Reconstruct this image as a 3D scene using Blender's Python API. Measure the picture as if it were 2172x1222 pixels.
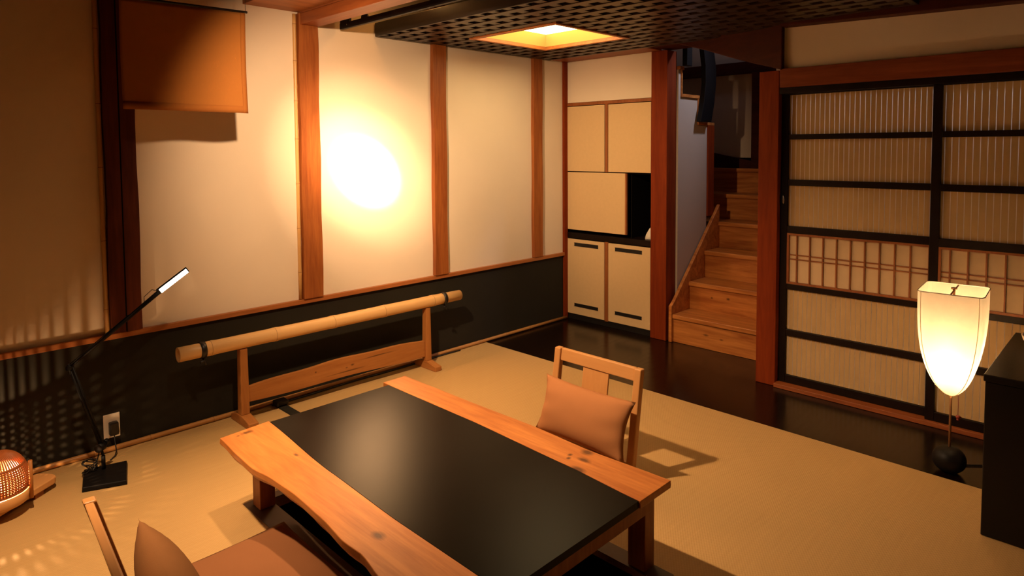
import bpy, bmesh, math, random
from mathutils import Vector, Matrix
random.seed(7)
S = bpy.context.scene
COL = S.collection
for o in list(bpy.data.objects):
    bpy.data.objects.remove(o, do_unlink=True)

# ------------------------------------------------------------ camera
cam_d = bpy.data.cameras.new('camera'); cam = bpy.data.objects.new('camera', cam_d); COL.objects.link(cam)
RGT = Vector((0.6993185, -0.7147859, -0.00589528))
UPV = Vector((0.04208181, 0.03293536, 0.99857117))
FWD = Vector((0.71357043, 0.69856738, -0.05311179))
m3 = Matrix((RGT, UPV, -FWD)).transposed()
cam.matrix_world = Matrix.Translation((-4.24987, -3.59126, 1.45)) @ m3.to_4x4()
cam_d.sensor_width = 36.0
cam_d.lens = 36.0 * 1389.05 / 2172
cam_d.shift_x = -0.00587
cam_d.shift_y = -0.10199
cam_d.clip_start = 0.02
S.camera = cam

# ------------------------------------------------------------ world, exposure
w = bpy.data.worlds.new('world'); S.world = w; w.use_nodes = True
w.node_tree.nodes['Background'].inputs[0].default_value = (0.30, 0.22, 0.16, 1)
w.node_tree.nodes['Background'].inputs[1].default_value = 0.02
S.view_settings.view_transform = 'Standard'; S.view_settings.look = 'None'
S.view_settings.gamma = 1.0; S.view_settings.use_curve_mapping = False
S.view_settings.exposure = 0.0

# ------------------------------------------------------------ lights
WARM = (1.0, 0.62, 0.34)
def spot(name, loc, target, power, deg, blend, color=WARM, radius=0.03):
    d = bpy.data.lights.new(name, 'SPOT'); d.energy = power; d.spot_size = math.radians(deg)
    d.spot_blend = blend; d.color = color; d.shadow_soft_size = radius
    o = bpy.data.objects.new(name, d); COL.objects.link(o); o.location = loc
    o.rotation_euler = (Vector(target) - Vector(loc)).to_track_quat('-Z', 'Y').to_euler()
    return o
def area(name, loc, target, power, sx, sy, color=WARM):
    d = bpy.data.lights.new(name, 'AREA'); d.energy = power; d.shape = 'RECTANGLE'; d.size = sx; d.size_y = sy; d.color = color
    o = bpy.data.objects.new(name, d); COL.objects.link(o); o.location = loc
    o.rotation_euler = (Vector(target) - Vector(loc)).to_track_quat('-Z', 'Y').to_euler()
    return o
def point(name, loc, power, color=WARM, radius=0.03):
    d = bpy.data.lights.new(name, 'POINT'); d.energy = power; d.color = color; d.shadow_soft_size = radius
    o = bpy.data.objects.new(name, d); COL.objects.link(o); o.location = loc
    return o
spot('spot_wall_core', (-3.05, -1.40, 2.12), (-1.97, 0.0, 1.32), 7500, 12.5, 1.0)
spot('spot_wall_ring', (-3.05, -1.40, 2.12), (-1.97, 0.0, 1.32), 480, 26, 1.0)
spot('spot_wall_middle', (-3.05, -1.40, 2.12), (-1.95, 0.0, 1.32), 240, 42, 1.0)
spot('spot_wall_wide', (-3.08, -1.42, 2.12), (-1.95, 0.0, 1.15), 150, 90, 1.0)
spot('spot_cabinet_fill', (-3.10, -1.42, 2.12), (0.0, -0.30, 1.35), 185, 39, 1.0)  # added fill to brighten the cabinets and the corner
spot('spot_table', (-3.10, -1.40, 2.12), (-1.95, -1.60, 0.0), 262, 95, 1.0)
spot('spot_floor_left', (-3.87, -1.25, 2.12), (-3.55, -1.05, 0.0), 250, 64, 1.0)
spot('stairwell_light', (0.55, -1.70, 2.80), (0.25, -1.0, 1.75), 45, 52, 1.0, (0.80, 0.78, 1.0), 0.06)
point('stairwell_back_fill', (0.95, -0.80, 2.85), 1.6, (0.85, 0.76, 0.95), 0.08)  # second light added to lift the wall behind the landing
area('side_room_light', (0.02, -2.80, 1.93), (-0.30, -2.80, 1.35), 5.0, 1.5, 0.08, (0.72, 0.78, 1.0))

# ------------------------------------------------------------ node helpers
def nt(name):
    m = bpy.data.materials.new(name); m.use_nodes = True
    t = m.node_tree; b = t.nodes['Principled BSDF']
    return m, t, b
def rgba(c): return (c[0], c[1], c[2], 1.0)
def mix(t, fac, a, b):
    n = t.nodes.new('ShaderNodeMix'); n.data_type = 'RGBA'
    for sock, v in ((n.inputs[0], fac), (n.inputs[6], a), (n.inputs[7], b)):
        if isinstance(v, (int, float)): sock.default_value = v
        elif isinstance(v, tuple): sock.default_value = rgba(v)
        else: t.links.new(v, sock)
    return n.outputs[2]
def mth(t, op, a, b=0.0, c=None):
    n = t.nodes.new('ShaderNodeMath'); n.operation = op
    for i, v in enumerate((a, b) if c is None else (a, b, c)):
        if isinstance(v, (int, float)): n.inputs[i].default_value = v
        else: t.links.new(v, n.inputs[i])
    return n.outputs[0]
def ramp(t, src, stops):
    n = t.nodes.new('ShaderNodeValToRGB'); t.links.new(src, n.inputs[0])
    e = n.color_ramp.elements
    while len(e) < len(stops): e.new(0.5)
    for k, (p, c) in enumerate(stops):
        e[k].position = p; e[k].color = rgba(c) if isinstance(c, tuple) else (c, c, c, 1)
    return n.outputs[0]
def coords(t, scale=(1, 1, 1), loc=(0, 0, 0), rot=(0, 0, 0)):
    tc = t.nodes.new('ShaderNodeTexCoord'); mp = t.nodes.new('ShaderNodeMapping')
    t.links.new(tc.outputs['Object'], mp.inputs[0])
    mp.inputs['Scale'].default_value = scale; mp.inputs['Location'].default_value = loc; mp.inputs['Rotation'].default_value = rot
    return mp.outputs[0]
def noise(t, vec, scale, detail=3, rough=0.55, dist=0.0):
    n = t.nodes.new('ShaderNodeTexNoise'); t.links.new(vec, n.inputs['Vector'])
    n.inputs['Scale'].default_value = scale; n.inputs['Detail'].default_value = detail
    n.inputs['Roughness'].default_value = rough; n.inputs['Distortion'].default_value = dist
    return n.outputs['Fac']
def bump(t, b, src, strength, dist=0.002):
    n = t.nodes.new('ShaderNodeBump'); n.inputs['Strength'].default_value = strength; n.inputs['Distance'].default_value = dist
    t.links.new(src, n.inputs['Height']); t.links.new(n.outputs[0], b.inputs['Normal'])

def mat_plain(name, col, rough=0.6, metal=0.0, var=0.12, scale=6.0, spec=0.5, bumpy=0.0, bscale=200):
    m, t, b = nt(name)
    v = coords(t)
    n = noise(t, v, scale, 4)
    c = mix(t, n, tuple(x * (1 - var) for x in col), tuple(min(1, x * (1 + var)) for x in col))
    t.links.new(c, b.inputs['Base Color'])
    b.inputs['Roughness'].default_value = rough; b.inputs['Metallic'].default_value = metal
    b.inputs['Specular IOR Level'].default_value = spec
    if bumpy: bump(t, b, noise(t, v, bscale, 2), bumpy, 0.001)
    return m
def mat_wood(name, light, dark, axis='x', rough=0.45, fine=60, knots=(), spec=0.4, contrast=1.0, org=(0, 0, 0)):
    """straight grain along an axis; knots = (x, y, z, radius along, radius across)"""
    m, t, b = nt(name)
    lo = {'x': (1.2, 14, 14), 'y': (14, 1.2, 14), 'z': (14, 14, 1.2)}[axis]
    hi = tuple(v * fine / 14 for v in lo)
    n1 = noise(t, coords(t, lo), 1.0, 4, 0.6, 1.2)
    n2 = noise(t, coords(t, hi, (3, 1, 2)), 1.0, 3, 0.6, 0.4)
    g = mth(t, 'ADD', mth(t, 'MULTIPLY', n1, 0.65), mth(t, 'MULTIPLY', n2, 0.35))
    k = 0.16 / contrast
    c = mix(t, ramp(t, g, ((0.5 - k, 0.0), (0.5 + k, 1.0))), dark, light)
    for (x, y, z, ra, rb) in knots:
        x -= org[0]; y -= org[1]; z -= org[2]
        sc = {'x': (1 / ra, 1 / rb, 1 / rb), 'y': (1 / rb, 1 / ra, 1 / rb), 'z': (1 / rb, 1 / rb, 1 / ra)}[axis]
        vec = coords(t, sc, (-x * sc[0], -y * sc[1], -z * sc[2]))
        ln = t.nodes.new('ShaderNodeVectorMath'); ln.operation = 'LENGTH'; t.links.new(vec, ln.inputs[0])
        d = mth(t, 'ADD', ln.outputs['Value'], mth(t, 'MULTIPLY', mth(t, 'SUBTRACT', n2, 0.5), 0.7))
        c = mix(t, ramp(t, d, ((0.35, 0.85), (1.0, 0.0))), c, tuple(v * 0.16 for v in dark))
    t.links.new(c, b.inputs['Base Color'])
    b.inputs['Roughness'].default_value = rough
    b.inputs['Specular IOR Level'].default_value = spec
    bump(t, b, g, 0.15, 0.002)
    return m
def mat_emit(name, col, strength):
    m, t, b = nt(name)
    b.inputs['Base Color'].default_value = rgba(col)
    b.inputs['Emission Color'].default_value = rgba(col); b.inputs['Emission Strength'].default_value = strength
    return m

M = {}
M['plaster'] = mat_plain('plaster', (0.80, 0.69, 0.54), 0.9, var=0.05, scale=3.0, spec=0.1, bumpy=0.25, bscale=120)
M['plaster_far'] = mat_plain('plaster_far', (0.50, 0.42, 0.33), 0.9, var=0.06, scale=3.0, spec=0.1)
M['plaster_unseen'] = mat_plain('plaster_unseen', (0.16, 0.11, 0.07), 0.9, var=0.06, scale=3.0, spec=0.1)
M['dado'] = mat_plain('dado_paper', (0.018, 0.016, 0.011), 0.75, var=0.15, scale=5, spec=0.25, bumpy=0.2)
M['post'] = mat_wood('post_wood', (0.38, 0.122, 0.026), (0.20, 0.046, 0.008), 'z', 0.5, 80,
                     ((-2.35, -0.06, 1.74, 0.03, 0.012), (-2.41, -0.06, 1.42, 0.03, 0.012), (-0.33, -0.06, 1.12, 0.02, 0.012), (-0.40, -0.05, 1.75, 0.03, 0.012), (-1.40, -0.06, 1.60, 0.02, 0.01)))
M['post_red'] = mat_wood('post_red_wood', (0.24, 0.038, 0.005), (0.15, 0.018, 0.002), 'z', 0.6, 60, spec=0.15)
M['post_shaded'] = mat_wood('post_shaded_wood', (0.12, 0.026, 0.007), (0.06, 0.011, 0.003), 'z', 0.6, 60, spec=0.2)  # post wood again, with cloth shade and dim light put into its colour
M['beam_x'] = mat_wood('beam_wood_x', (0.40, 0.13, 0.035), (0.22, 0.06, 0.014), 'x', 0.5, 60)
M['beam_y'] = mat_wood('beam_wood_y', (0.34, 0.10, 0.025), (0.20, 0.05, 0.012), 'y', 0.5, 60)
M['beam_dark'] = mat_wood('beam_dark_wood', (0.07, 0.012, 0.004), (0.035, 0.006, 0.002), 'y', 0.6, 40, spec=0.15)
M['header'] = mat_wood('header_wood', (0.26, 0.062, 0.020), (0.16, 0.034, 0.010), 'y', 0.55, 60, spec=0.2)
M['trim_x'] = mat_wood('rail_wood', (0.46, 0.17, 0.048), (0.30, 0.085, 0.02), 'x', 0.45, 60)
M['black_frame'] = mat_wood('black_lacquered_wood', (0.011, 0.005, 0.003), (0.006, 0.0025, 0.0015), 'z', 0.45, 60, spec=0.18)
M['black'] = mat_plain('black_satin', (0.012, 0.010, 0.009), 0.4, var=0.2)
M['black_metal'] = mat_plain('black_metal', (0.005, 0.004, 0.004), 0.5, var=0.2, spec=0.2)
M['void'] = mat_plain('dark_recess', (0.006, 0.005, 0.004), 0.9, var=0.1, spec=0.05)
M['chrome'] = mat_plain('dull_metal', (0.55, 0.52, 0.48), 0.3, metal=1.0, var=0.05)
M['white_plastic'] = mat_plain('white_plastic', (0.80, 0.76, 0.66), 0.4, var=0.03)
M['door_paper'] = mat_plain('cabinet_paper', (0.66, 0.47, 0.25), 0.85, var=0.05, scale=40, spec=0.1, bumpy=0.15)
M['trim_thin'] = mat_wood('cabinet_trim_wood', (0.34, 0.115, 0.030), (0.22, 0.06, 0.015), 'z', 0.5, 80)
M['stair'] = mat_wood('stair_cedar', (0.60, 0.235, 0.055), (0.34, 0.10, 0.018), 'y', 0.4, 50,
                      ((0.02, -1.30, 0.10, 0.03, 0.012), (0.02, -1.42, 0.09, 0.02, 0.010), (0.25, -1.35, 0.33, 0.02, 0.012), (0.25, -1.22, 0.32, 0.012, 0.010)), contrast=1.3, org=(0.6, -1.36, 0.0))
M['table_wood'] = mat_wood('table_plank_wood', (0.60, 0.225, 0.050), (0.38, 0.115, 0.020), 'y', 0.42, 70, (
    (-2.374, -2.106, 0.32, 0.034, 0.024), (-2.428, -2.135, 0.32, 0.036, 0.018), (-2.498, -2.164, 0.32, 0.040, 0.026),
    (-2.431, -2.072, 0.32, 0.012, 0.014), (-2.456, -2.085, 0.32, 0.011, 0.012),
    (-3.209, -1.992, 0.32, 0.036, 0.022), (-3.178, -1.012, 0.32, 0.018, 0.030), (-3.134, -1.337, 0.32, 0.020, 0.009), (-3.216, -1.019, 0.32, 0.006, 0.009)), contrast=1.15, org=(-2.81, -1.70, 0.0))
M['leg_wood'] = mat_wood('table_leg_wood', (0.40, 0.12, 0.025), (0.20, 0.05, 0.009), 'z', 0.45, 80)
M['rack_wood'] = mat_wood('rack_wood', (0.44, 0.185, 0.048), (0.32, 0.115, 0.026), 'x', 0.5, 70, (
    (-2.42, -0.16, 0.172, 0.008, 0.007), (-2.18, -0.16, 0.158, 0.016, 0.008), (-2.22, -0.16, 0.150, 0.012, 0.006), (-1.98, -0.16, 0.175, 0.16, 0.0055), (-2.22, -0.16, 0.128, 0.17, 0.0055)), org=(-2.22, -0.15, 0.0))
M['rack_wood_z'] = mat_wood('rack_post_wood', (0.44, 0.185, 0.048), (0.32, 0.115, 0.026), 'z', 0.5, 70, ((-1.62, -0.18, 0.335, 0.008, 0.008),), org=(-2.22, -0.15, 0.0))
M['rack_wood_y'] = mat_wood('rack_foot_wood', (0.44, 0.185, 0.048), (0.32, 0.115, 0.026), 'y', 0.5, 70)
M['chair_wood'] = mat_wood('chair_wood', (0.60, 0.31, 0.11), (0.50, 0.235, 0.075), 'y', 0.4, 70, contrast=0.7)
M['chair_wood_z'] = mat_wood('chair_stile_wood', (0.60, 0.31, 0.11), (0.50, 0.235, 0.075), 'z', 0.35, 70, contrast=0.7)
M['cushion'] = mat_plain('cushion_cloth', (0.42, 0.185, 0.075), 0.9, var=0.06, scale=8, spec=0.1, bumpy=0.5, bscale=500)
M['cushion_shaded'] = mat_plain('shaded_cushion_cloth', (0.25, 0.115, 0.042), 0.85, var=0.1, scale=8, spec=0.15, bumpy=0.5, bscale=500)  # darker copy of the cushion cloth, shade put into its colour
M['zabuton'] = mat_plain('zabuton_cloth', (0.25, 0.108, 0.046), 0.9, var=0.06, scale=8, spec=0.1, bumpy=0.4, bscale=500)
M['noren'] = mat_plain('noren_cloth', (0.48, 0.19, 0.045), 0.9, var=0.06, scale=5, spec=0.05, bumpy=0.4, bscale=600)
M['noren_hem'] = mat_plain('noren_hem_cloth', (0.43, 0.16, 0.038), 0.9, var=0.06, scale=5, spec=0.05)
M['pit'] = mat_plain('pit_black', (0.010, 0.008, 0.007), 0.8, spec=0.1)
M['rim'] = mat_plain('pit_rim_wood', (0.10, 0.055, 0.025), 0.6)
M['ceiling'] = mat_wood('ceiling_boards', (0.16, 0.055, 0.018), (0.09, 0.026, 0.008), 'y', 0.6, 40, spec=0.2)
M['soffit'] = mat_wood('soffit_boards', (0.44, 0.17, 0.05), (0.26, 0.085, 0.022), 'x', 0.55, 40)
M['shelf_black'] = mat_plain('chest_black', (0.007, 0.005, 0.004), 0.45, var=0.3, scale=4, spec=0.3, bumpy=0.3, bscale=60)
M['tassel'] = mat_plain('red_bead', (0.30, 0.05, 0.03), 0.4)
M['rattan'] = mat_plain('rattan_cane', (0.42, 0.12, 0.03), 0.5, var=0.2, scale=30)
M['lacquer_red'] = mat_plain('board_wood', (0.66, 0.34, 0.12), 0.35, var=0.1)
M['seam'] = mat_plain('bamboo_node', (0.28, 0.13, 0.045), 0.6)
M['ceramic'] = mat_plain('pale_ceramic', (0.72, 0.64, 0.52), 0.25, var=0.1)

def mat_bamboo(name, col, axis):
    m, t, b = nt(name)
    sc = {'x': (2, 90, 90), 'z': (90, 90, 2)}[axis]
    n = noise(t, coords(t, sc), 1.0, 3)
    n2 = noise(t, coords(t), 5.0, 2)
    c = mix(t, n, tuple(v * 0.86 for v in col), col)
    c = mix(t, mth(t, 'MULTIPLY', n2, 0.35), c, tuple(v * 0.75 for v in col))
    t.links.new(c, b.inputs['Base Color']); b.inputs['Roughness'].default_value = 0.38
    return m
M['bamboo_x'] = mat_bamboo('bamboo_pole_skin', (0.82, 0.50, 0.20), 'x')
M['bamboo_z'] = mat_bamboo('bamboo_strip_skin', (0.66, 0.38, 0.13), 'z')
M['bamboo_base'] = mat_bamboo('bamboo_skirting_skin', (0.50, 0.24, 0.07), 'x')

def mat_tatami():
    m, t, b = nt('tatami')
    v = coords(t)
    sx = t.nodes.new('ShaderNodeSeparateXYZ'); t.links.new(v, sx.inputs[0])
    rib = mth(t, 'SINE', mth(t, 'MULTIPLY', sx.outputs['Y'], 2 * math.pi / 0.011))
    rib2 = mth(t, 'SINE', mth(t, 'MULTIPLY', sx.outputs['X'], 2 * math.pi / 0.016))
    weave = mth(t, 'MULTIPLY', rib, rib2)
    streak = noise(t, coords(t, (3, 160, 3)), 1.0, 3)
    big = noise(t, v, 1.6, 3)
    c = mix(t, streak, (0.46, 0.295, 0.115), (0.56, 0.375, 0.16))
    c = mix(t, mth(t, 'MULTIPLY', mth(t, 'ADD', weave, 1.0), 0.14), c, (0.34, 0.19, 0.06))
    c = mix(t, mth(t, 'MULTIPLY', big, 0.25), c, (0.42, 0.25, 0.085))
    t.links.new(c, b.inputs['Base Color']); b.inputs['Roughness'].default_value = 0.7; b.inputs['Specular IOR Level'].default_value = 0.25
    bump(t, b, weave, 0.25, 0.0015)
    return m
M['tatami'] = mat_tatami()
def mat_floorwood():
    m, t, b = nt('dark_floor_boards')
    v = coords(t)
    sx = t.nodes.new('ShaderNodeSeparateXYZ'); t.links.new(v, sx.inputs[0])
    fy = mth(t, 'FRACT', mth(t, 'DIVIDE', mth(t, 'ADD', sx.outputs['Y'], 2.835 + 8.8), 0.22))
    seam = mth(t, 'LESS_THAN', fy, 0.022)
    idx = mth(t, 'FLOOR', mth(t, 'DIVIDE', mth(t, 'ADD', sx.outputs['Y'], 2.835 + 8.8), 0.22))
    wn = t.nodes.new('ShaderNodeTexWhiteNoise'); wn.noise_dimensions = '1D'; t.links.new(idx, wn.inputs['W'])
    g = noise(t, coords(t, (2, 40, 2)), 1.0, 3)
    c = mix(t, g, (0.004, 0.0014, 0.0006), (0.009, 0.003, 0.001))
    c = mix(t, mth(t, 'MULTIPLY', wn.outputs['Value'], 0.35), c, (0.012, 0.005, 0.002))
    c = mix(t, seam, c, (0.003, 0.002, 0.001))
    t.links.new(c, b.inputs['Base Color'])
    r = ramp(t, g, ((0.2, 0.17), (0.8, 0.26))); t.links.new(r, b.inputs['Roughness'])
    b.inputs['Specular IOR Level'].default_value = 0.5
    bump(t, b, mth(t, 'SUBTRACT', g, mth(t, 'MULTIPLY', seam, 4.0)), 0.05, 0.003)
    return m
M['floorwood'] = mat_floorwood()
def mat_slab():
    m = bpy.data.materials.new('black_table_panel'); m.use_nodes = True; t = m.node_tree; t.nodes.clear()
    out = t.nodes.new('ShaderNodeOutputMaterial')
    d = t.nodes.new('ShaderNodeBsdfDiffuse'); g = t.nodes.new('ShaderNodeBsdfAnisotropic'); g.distribution = 'BECKMANN'
    fr = t.nodes.new('ShaderNodeFresnel'); fr.inputs[0].default_value = 1.15; mx = t.nodes.new('ShaderNodeMixShader')
    n = noise(t, coords(t), 3.0, 4)
    c = mix(t, n, (0.005, 0.004, 0.003), (0.010, 0.008, 0.006)); t.links.new(c, d.inputs[0])
    r = ramp(t, n, ((0.0, 0.29), (1.0, 0.31))); t.links.new(r, g.inputs['Roughness'])
    g.inputs[0].default_value = (1, 1, 1, 1)
    t.links.new(fr.outputs[0], mx.inputs[0]); t.links.new(d.outputs[0], mx.inputs[1]); t.links.new(g.outputs[0], mx.inputs[2])
    t.links.new(mx.outputs[0], out.inputs[0])
    return m
M['slab'] = mat_slab()
def mat_paper(name, col, trans=0.5, rough=0.9, emit=0.0, ecol=(1, 0.6, 0.3)):
    m = bpy.data.materials.new(name); m.use_nodes = True; t = m.node_tree
    t.nodes.clear(); out = t.nodes.new('ShaderNodeOutputMaterial')
    d = t.nodes.new('ShaderNodeBsdfDiffuse'); tr = t.nodes.new('ShaderNodeBsdfTranslucent'); mx = t.nodes.new('ShaderNodeMixShader')
    n = noise(t, coords(t), 25.0, 5, 0.7)
    c = mix(t, n, tuple(v * 0.9 for v in col), tuple(min(1, v * 1.06) for v in col))
    t.links.new(c, d.inputs[0]); t.links.new(c, tr.inputs[0]); mx.inputs[0].default_value = trans
    t.links.new(d.outputs[0], mx.inputs[1]); t.links.new(tr.outputs[0], mx.inputs[2])
    last = mx.outputs[0]
    if emit:
        e = t.nodes.new('ShaderNodeEmission'); e.inputs[0].default_value = rgba(ecol); e.inputs[1].default_value = emit
        a = t.nodes.new('ShaderNodeAddShader'); t.links.new(last, a.inputs[0]); t.links.new(e.outputs[0], a.inputs[1]); last = a.outputs[0]
    t.links.new(last, out.inputs[0])
    return m
M['shoji_paper'] = mat_plain('shoji_paper', (0.72, 0.55, 0.34), 0.9, var=0.05, scale=25, spec=0.1)
M['screen_back'] = mat_plain('reed_backing', (0.55, 0.385, 0.185), 0.85, var=0.08, scale=12, spec=0.1)
M['reed'] = mat_paper('pale_gap_paper', (0.86, 0.78, 0.68), 0.5)
M['shade_paper'] = mat_paper('lamp_shade_paper', (0.95, 0.86, 0.70), 0.33, emit=0.06, ecol=(1.0, 0.62, 0.26))
M['bulb'] = mat_emit('bulb_glow', (1.0, 0.80, 0.50), 8.0)
M['lamp_bulb'] = mat_emit('lamp_bulb_glow', (1.0, 0.64, 0.35), 200.0)
M['diffuser'] = mat_emit('ceiling_diffuser_glow', (1.0, 0.74, 0.36), 9.0)
M['box_inner'] = mat_emit('light_box_lit_sides_glow', (1.0, 0.60, 0.14), 0.35)  # glow put into the box sides where the panel lights them
M['led'] = mat_emit('led_panel_glow', (1.0, 0.86, 0.62), 14.0)
M['added_glow_strip'] = mat_emit('added_strip_glow', (1.0, 0.50, 0.12), 1.3)  # emissive colour standing in for lit ceiling boards

# ------------------------------------------------------------ mesh helpers
def box(bm, x0, x1, y0, y1, z0, z1, mi=0):
    vs = [bm.verts.new((x, y, z)) for z in (z0, z1) for y in (y0, y1) for x in (x0, x1)]
    for f in ((0, 2, 3, 1), (4, 5, 7, 6), (0, 1, 5, 4), (2, 6, 7, 3), (0, 4, 6, 2), (1, 3, 7, 5)):
        bm.faces.new([vs[i] for i in f]).material_index = mi
def hexa(bm, lo, hi, mi=0):
    """lo / hi: four corner points each, same winding"""
    a = [bm.verts.new(p) for p in lo]; b = [bm.verts.new(p) for p in hi]
    bm.faces.new(a[::-1]).material_index = mi; bm.faces.new(b).material_index = mi
    for i in range(4):
        bm.faces.new((a[i], a[(i + 1) % 4], b[(i + 1) % 4], b[i])).material_index = mi
def prism(bm, pts, vec, mi=0):
    a = [bm.verts.new(p) for p in pts]; b = [bm.verts.new(Vector(p) + Vector(vec)) for p in pts]
    n = len(pts)
    bm.faces.new(a[::-1]).material_index = mi; bm.faces.new(b).material_index = mi
    for i in range(n):
        bm.faces.new((a[i], a[(i + 1) % n], b[(i + 1) % n], b[i])).material_index = mi
def tube(bm, pts, r, seg=10, mi=0, caps=True, smooth=True):
    """r: a number or one radius per point"""
    pts = [Vector(p) for p in pts]; n = len(pts)
    rs = r if isinstance(r, (list, tuple)) else [r] * n
    t0 = (pts[1] - pts[0]).normalized()
    ref = Vector((0, 0, 1)) if abs(t0.z) < 0.9 else Vector((1, 0, 0))
    u = t0.cross(ref).normalized(); rings = []
    for i, p in enumerate(pts):
        t = (pts[min(i + 1, n - 1)] - pts[max(i - 1, 0)]).normalized()
        u = (u - t * u.dot(t)).normalized(); v = t.cross(u)
        rings.append([bm.verts.new(p + (u * math.cos(2 * math.pi * k / seg) + v * math.sin(2 * math.pi * k / seg)) * rs[i]) for k in range(seg)])
    for i in range(n - 1):
        mm = mi[i] if isinstance(mi, list) else mi
        for k in range(seg):
            f = bm.faces.new((rings[i][k], rings[i][(k + 1) % seg], rings[i + 1][(k + 1) % seg], rings[i + 1][k]))
            f.material_index = mm; f.smooth = smooth
    if caps:
        bm.faces.new(rings[0][::-1]); bm.faces.new(rings[-1])
def lathe(bm, prof, seg=32, mi=0, cx=0, cy=0):
    rings = []
    for (r, z) in prof:
        if r < 1e-5: rings.append([bm.verts.new((cx, cy, z))])
        else: rings.append([bm.verts.new((cx + r * math.cos(2 * math.pi * k / seg), cy + r * math.sin(2 * math.pi * k / seg), z)) for k in range(seg)])
    for a, b in zip(rings, rings[1:]):
        for k in range(seg):
            k2 = (k + 1) % seg
            if len(a) == 1: q = (a[0], b[k2], b[k])
            elif len(b) == 1: q = (a[k], a[k2], b[0])
            else: q = (a[k], a[k2], b[k2], b[k])
            f = bm.faces.new(q); f.smooth = True; f.material_index = mi
def grid(bm, nu, nv, fn, mi=0, smooth=True):
    vs = [[bm.verts.new(fn(i / nu, j / nv)) for j in range(nv + 1)] for i in range(nu + 1)]
    for i in range(nu):
        for j in range(nv):
            f = bm.faces.new((vs[i][j], vs[i + 1][j], vs[i + 1][j + 1], vs[i][j + 1])); f.smooth = smooth; f.material_index = mi

def wloc(p):
    v = Vector((0, 0, 0))
    while p is not None: v += p.location; p = p.parent
    return v
def obj(name, bm, mats, parent=None, bevel=0.0, local=False, label=None, solid=0.0, subs=0):
    """one mesh object; geometry is given in room coordinates unless local"""
    if parent is not None and not local: bmesh.ops.translate(bm, verts=bm.verts, vec=-wloc(parent))
    bmesh.ops.recalc_face_normals(bm, faces=bm.faces)
    me = bpy.data.meshes.new(name); bm.to_mesh(me); bm.free()
    for k in (mats if isinstance(mats, (list, tuple)) else [mats]): me.materials.append(M[k])
    o = bpy.data.objects.new(name, me); COL.objects.link(o); o.parent = parent
    if solid:
        s = o.modifiers.new('solid', 'SOLIDIFY'); s.thickness = solid; s.offset = 0
    if bevel:
        b = o.modifiers.new('bevel', 'BEVEL'); b.width = bevel; b.segments = 2; b.limit_method = 'ANGLE'
    if subs:
        b = o.modifiers.new('subd', 'SUBSURF'); b.levels = subs; b.render_levels = subs
    if label: o['label'] = label
    return o
def tag(o, label, cat, group=None):
    o['label'] = label; o['category'] = cat
    if group: o['group'] = group
    return o
def thing(name, label, cat, loc=(0, 0, 0), rz=0.0, group=None):
    o = bpy.data.objects.new(name, None); COL.objects.link(o); o.location = loc; o.rotation_euler = (0, 0, rz)
    o.empty_display_size = 0.05
    return tag(o, label, cat, group)
def struct(name, bm, mats, label, cat, bevel=0.0):
    o = obj(name, bm, mats, None, bevel); tag(o, label, cat); o['kind'] = 'structure'
    return o
def BX(*a):
    bm = bmesh.new()
    for b in (a if isinstance(a[0], tuple) else [a]): box(bm, *b)
    return bm

# ============================================================ SETTING
X0, Y0, ZC = -5.6, -5.3, 2.62       # far ends of the room behind the camera, ceiling height
PX0, PX1, PY0, PY1 = -3.13, -2.385, -2.42, -0.99    # sunken pit under the table
# ---- floor: tatami field around the pit, and dark boards
bm = bmesh.new()
TX = -0.955
box(bm, X0, PX0, Y0, 0, -0.05, 0); box(bm, PX1, TX, Y0, 0, -0.05, 0)
box(bm, PX0, PX1, PY1, 0, -0.05, 0); box(bm, PX0, PX1, Y0, PY0, -0.05, 0)
struct('floor', bm, 'tatami', 'woven straw tatami matting over most of the room', 'floor')
bm = bmesh.new(); box(bm, TX, 0.02, Y0, 0, -0.05, -0.001)
struct('floor_boards', bm, 'floorwood', 'glossy near-black floorboards along the cabinets and sliding doors', 'floor')
# ---- sunken pit
bm = bmesh.new()
box(bm, PX0 - 0.02, PX0, PY0, PY1, -0.40, -0.051); box(bm, PX1, PX1 + 0.02, PY0, PY1, -0.40, -0.051)
box(bm, PX0, PX1, PY1, PY1 + 0.02, -0.40, -0.051); box(bm, PX0, PX1, PY0 - 0.02, PY0, -0.40, -0.051)
box(bm, PX0 - 0.02, PX1 + 0.02, PY0 - 0.02, PY1 + 0.02, -0.42, -0.40)
struct('floor_pit', bm, 'pit', 'black sunken leg well in the floor under the low table', 'floor pit')
# ---- walls
bm = bmesh.new(); box(bm, X0 - 0.1, 0.0, 0.0, 0.12, 0.55, ZC)
struct('wall_left', bm, 'plaster', 'cream plaster wall divided by orange-brown posts', 'wall')
bm = bmesh.new(); box(bm, X0 - 0.1, 0.0, -0.004, 0.12, 0.0, 0.55)
struct('wall_left_dado', bm, 'dado', 'dark charcoal paper band along the foot of the plaster wall', 'wall')
bm = bmesh.new(); box(bm, 0.0, 0.10, -0.86, 0.02, 1.83, ZC)
struct('wall_cabinet', bm, 'plaster', 'cream plaster strip above the paper-faced cabinet doors', 'wall')
DX = -0.37                      # face of the sliding door wall
bm = bmesh.new(); box(bm, DX + 0.02, DX + 0.10, Y0, -1.97, 1.90, ZC)
struct('wall_right', bm, 'plaster', 'plaster band above the sliding lattice doors', 'wall')
bm = bmesh.new(); box(bm, 0.12, 0.18, Y0, -1.97, 0.0, 2.04); box(bm, DX + 0.101, 0.119, Y0, -1.97, 1.98, 2.04)
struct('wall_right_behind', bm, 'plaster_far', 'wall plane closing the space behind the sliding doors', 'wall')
bm = bmesh.new(); box(bm, X0 - 0.1, DX + 0.02, Y0 - 0.1, Y0, 0.0, ZC)
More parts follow.
